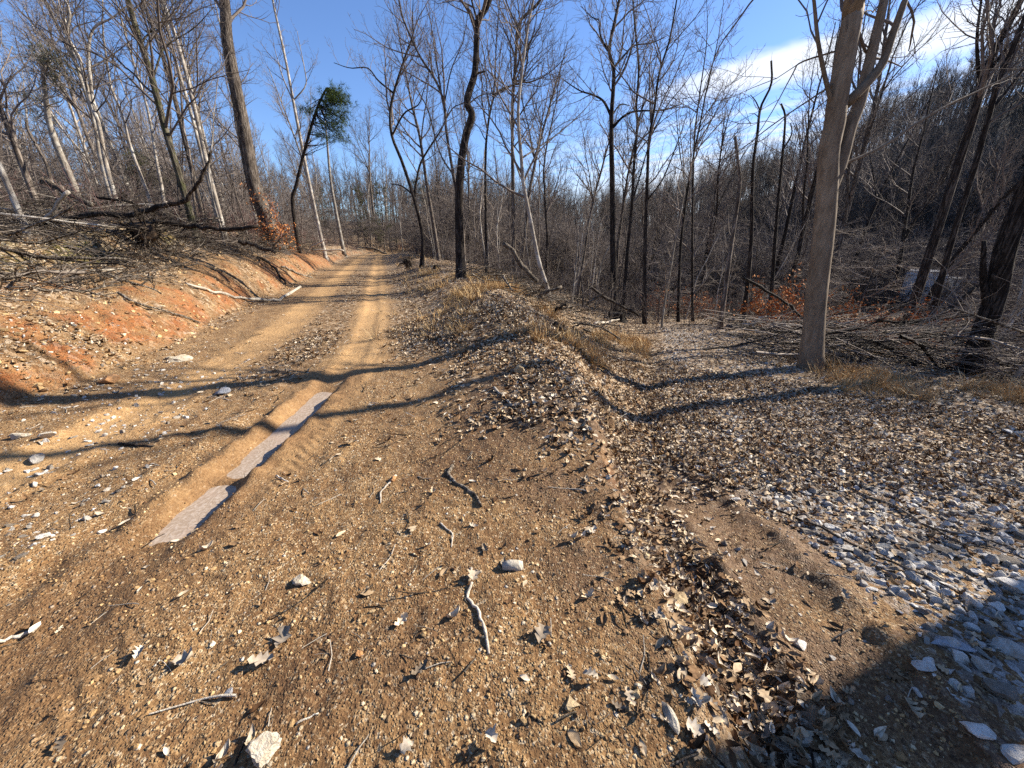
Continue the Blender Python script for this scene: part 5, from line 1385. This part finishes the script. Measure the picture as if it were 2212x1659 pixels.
# ------------------------------------------------------------------ frozen puddle in the right-hand rut
def ice():
    m, t, b = new_mat('puddle_ice')
    geo = t.add('ShaderNodeNewGeometry'); P = geo.outputs['Position']
    n = t.noise(t.mapping(P, (1.6, .7, 1)), 4.0, 3, .5, 1.2); rings = t.m('SINE', t.m('MULTIPLY', n, 70.0))
    fine = t.noise(P, 40, 4, .7)
    c = t.mix(t.mapr(rings, .2, 1.0, 0, .45), (.27, .20, .14), (.40, .32, .245))
    c = t.mix(t.mapr(fine, .45, .7, 0, .6), c, (.48, .41, .34))
    c = t.mix(t.mapr(t.noise(P, 5, 3, .6), .5, .7, 0, .6), c, (.34, .25, .19))
    t.l.new(c, b.inputs['Base Color']); b.inputs['Roughness'].default_value = .5; b.inputs['Specular IOR Level'].default_value = .25
    bumpit(t, b, t.m('ADD', t.m('MULTIPLY', rings, .25), fine), .25, .004)
    rg = np.random.default_rng(9)
    for y0, y1, lab in ((2.40, 4.75, 'longer upper sheet of whitish ice in the rut'), (1.62, 2.44, 'shorter lower sheet of greyish ice in the rut')):
        V = []; Q = []; n = 60
        for i in range(n):
            y = y0+(y1-y0)*i/(n-1); c = float(road_x(y))+.78+float(.06*fbm(np.float64(0), np.float64(y), .6, 2, 51))
            for k_ in range(9): V.append((c+(k_-4)*.05, y, -.078))
        for i in range(n-1):
            for j in range(8): Q.append((i*9+j, i*9+j+1, (i+1)*9+j+1, (i+1)*9+j))
        o = link('frozen_puddle', mesh_np('frozen_puddle', V, Q), m); tag(o, lab, kind='structure')
ice()

# ------------------------------------------------------------------ white trailers glimpsed through the trees
def simple_mat(name, c, rough=.5, metal=0):
    m, t, b = new_mat(name); n = t.noise(t.add('ShaderNodeTexCoord').outputs['Object'], 3, 3, .6)
    t.l.new(t.mix(t.mapr(n, .4, .8, 0, .35), c, tuple(q*.75 for q in c)), b.inputs['Base Color'])
    b.inputs['Roughness'].default_value = rough; b.inputs['Metallic'].default_value = metal; return m
M_WHITE = simple_mat('trailer_white', (.58, .59, .61), .6); M_GLASSD = simple_mat('dark_glass', (.03, .035, .045), .1)
M_TYRE = simple_mat('tyre_rubber', (.02, .02, .02), .8); M_STRIPE = simple_mat('blue_stripe', (.14, .20, .42), .5); M_METAL = simple_mat('trailer_metal', (.4, .4, .42), .4, .7)
def boxm(name, c, s_, mat, parent, bev=0.0):
    import bmesh
    bm = bmesh.new(); bmesh.ops.create_cube(bm, size=1); bmesh.ops.scale(bm, vec=s_, verts=bm.verts)
    if bev: bmesh.ops.bevel(bm, geom=list(bm.edges), offset=bev, segments=2, affect='EDGES')
    bmesh.ops.translate(bm, vec=c, verts=bm.verts); me = bpy.data.meshes.new(name); bm.to_mesh(me); bm.free(); return link(name, me, mat, parent)
def cylm(name, c, r, w, mat, parent):
    tb = Tubes(); tb.tube(np.array([[c[0], c[1]-w/2, c[2]], [c[0], c[1]+w/2, c[2]]]), [r, r], 18, cap=True); return link(name, tb.mesh(name, False), mat, parent)
def trailer(label, px, py, D, rz, L=6.0, hgt=2.3):
    p = at(px, py, D); p[2] = float(H(p[0], p[1]))
    root = empty('camper_trailer', tuple(p), rz); tag(root, label, 'trailer')
    boxm('body', (0, 0, .6+hgt/2), (L, 2.3, hgt), M_WHITE, root, .18)
    boxm('roof', (0, 0, .62+hgt), (L-.3, 2.0, .12), M_METAL, root, .03)
    boxm('stripe', (0, -1.155, 1.2), (L-.5, .02, .22), M_STRIPE, root)
    for x in (-L*.3, L*.02): 
        f = boxm('window', (x, -1.16, 1.95), (1.1, .03, .55), M_GLASSD, root)
        boxm('window_frame', (x, -1.155, 1.95), (1.22, .02, .67), M_METAL, f)
    d_ = boxm('door', (L*.3, -1.16, 1.55), (.7, .03, 1.8), M_WHITE, root, .01); boxm('handle', (L*.3-.27, -1.19, 1.5), (.05, .04, .14), M_METAL, d_)
    for x in (-.45, .45):
        for s_ in (-1.05, 1.05):
            w_ = cylm('wheel', (x, s_, .35), .35, .22, M_TYRE, root); cylm('rim', (x, s_*1.02, .35), .2, .2, M_METAL, w_)
    boxm('tow_hitch', (L/2+.6, 0, .5), (1.2, .12, .1), M_METAL, root)
trailer('white camper trailer in the hollow, left one seen between the leaning dark trunks', 1990, 622, 32, .8, 4.0, 2.3)
trailer('white camper trailer in the hollow, right one seen behind the rough old trunk', 2120, 622, 31, -.1, 6.0, 1.9)
#trailer('white camper trailer far down the hollow, a small pale patch left of the other two', 1880, 625, 36, .1, 4.5, 1.9)

# distant sky keeps going: nothing else stands beyond the hills
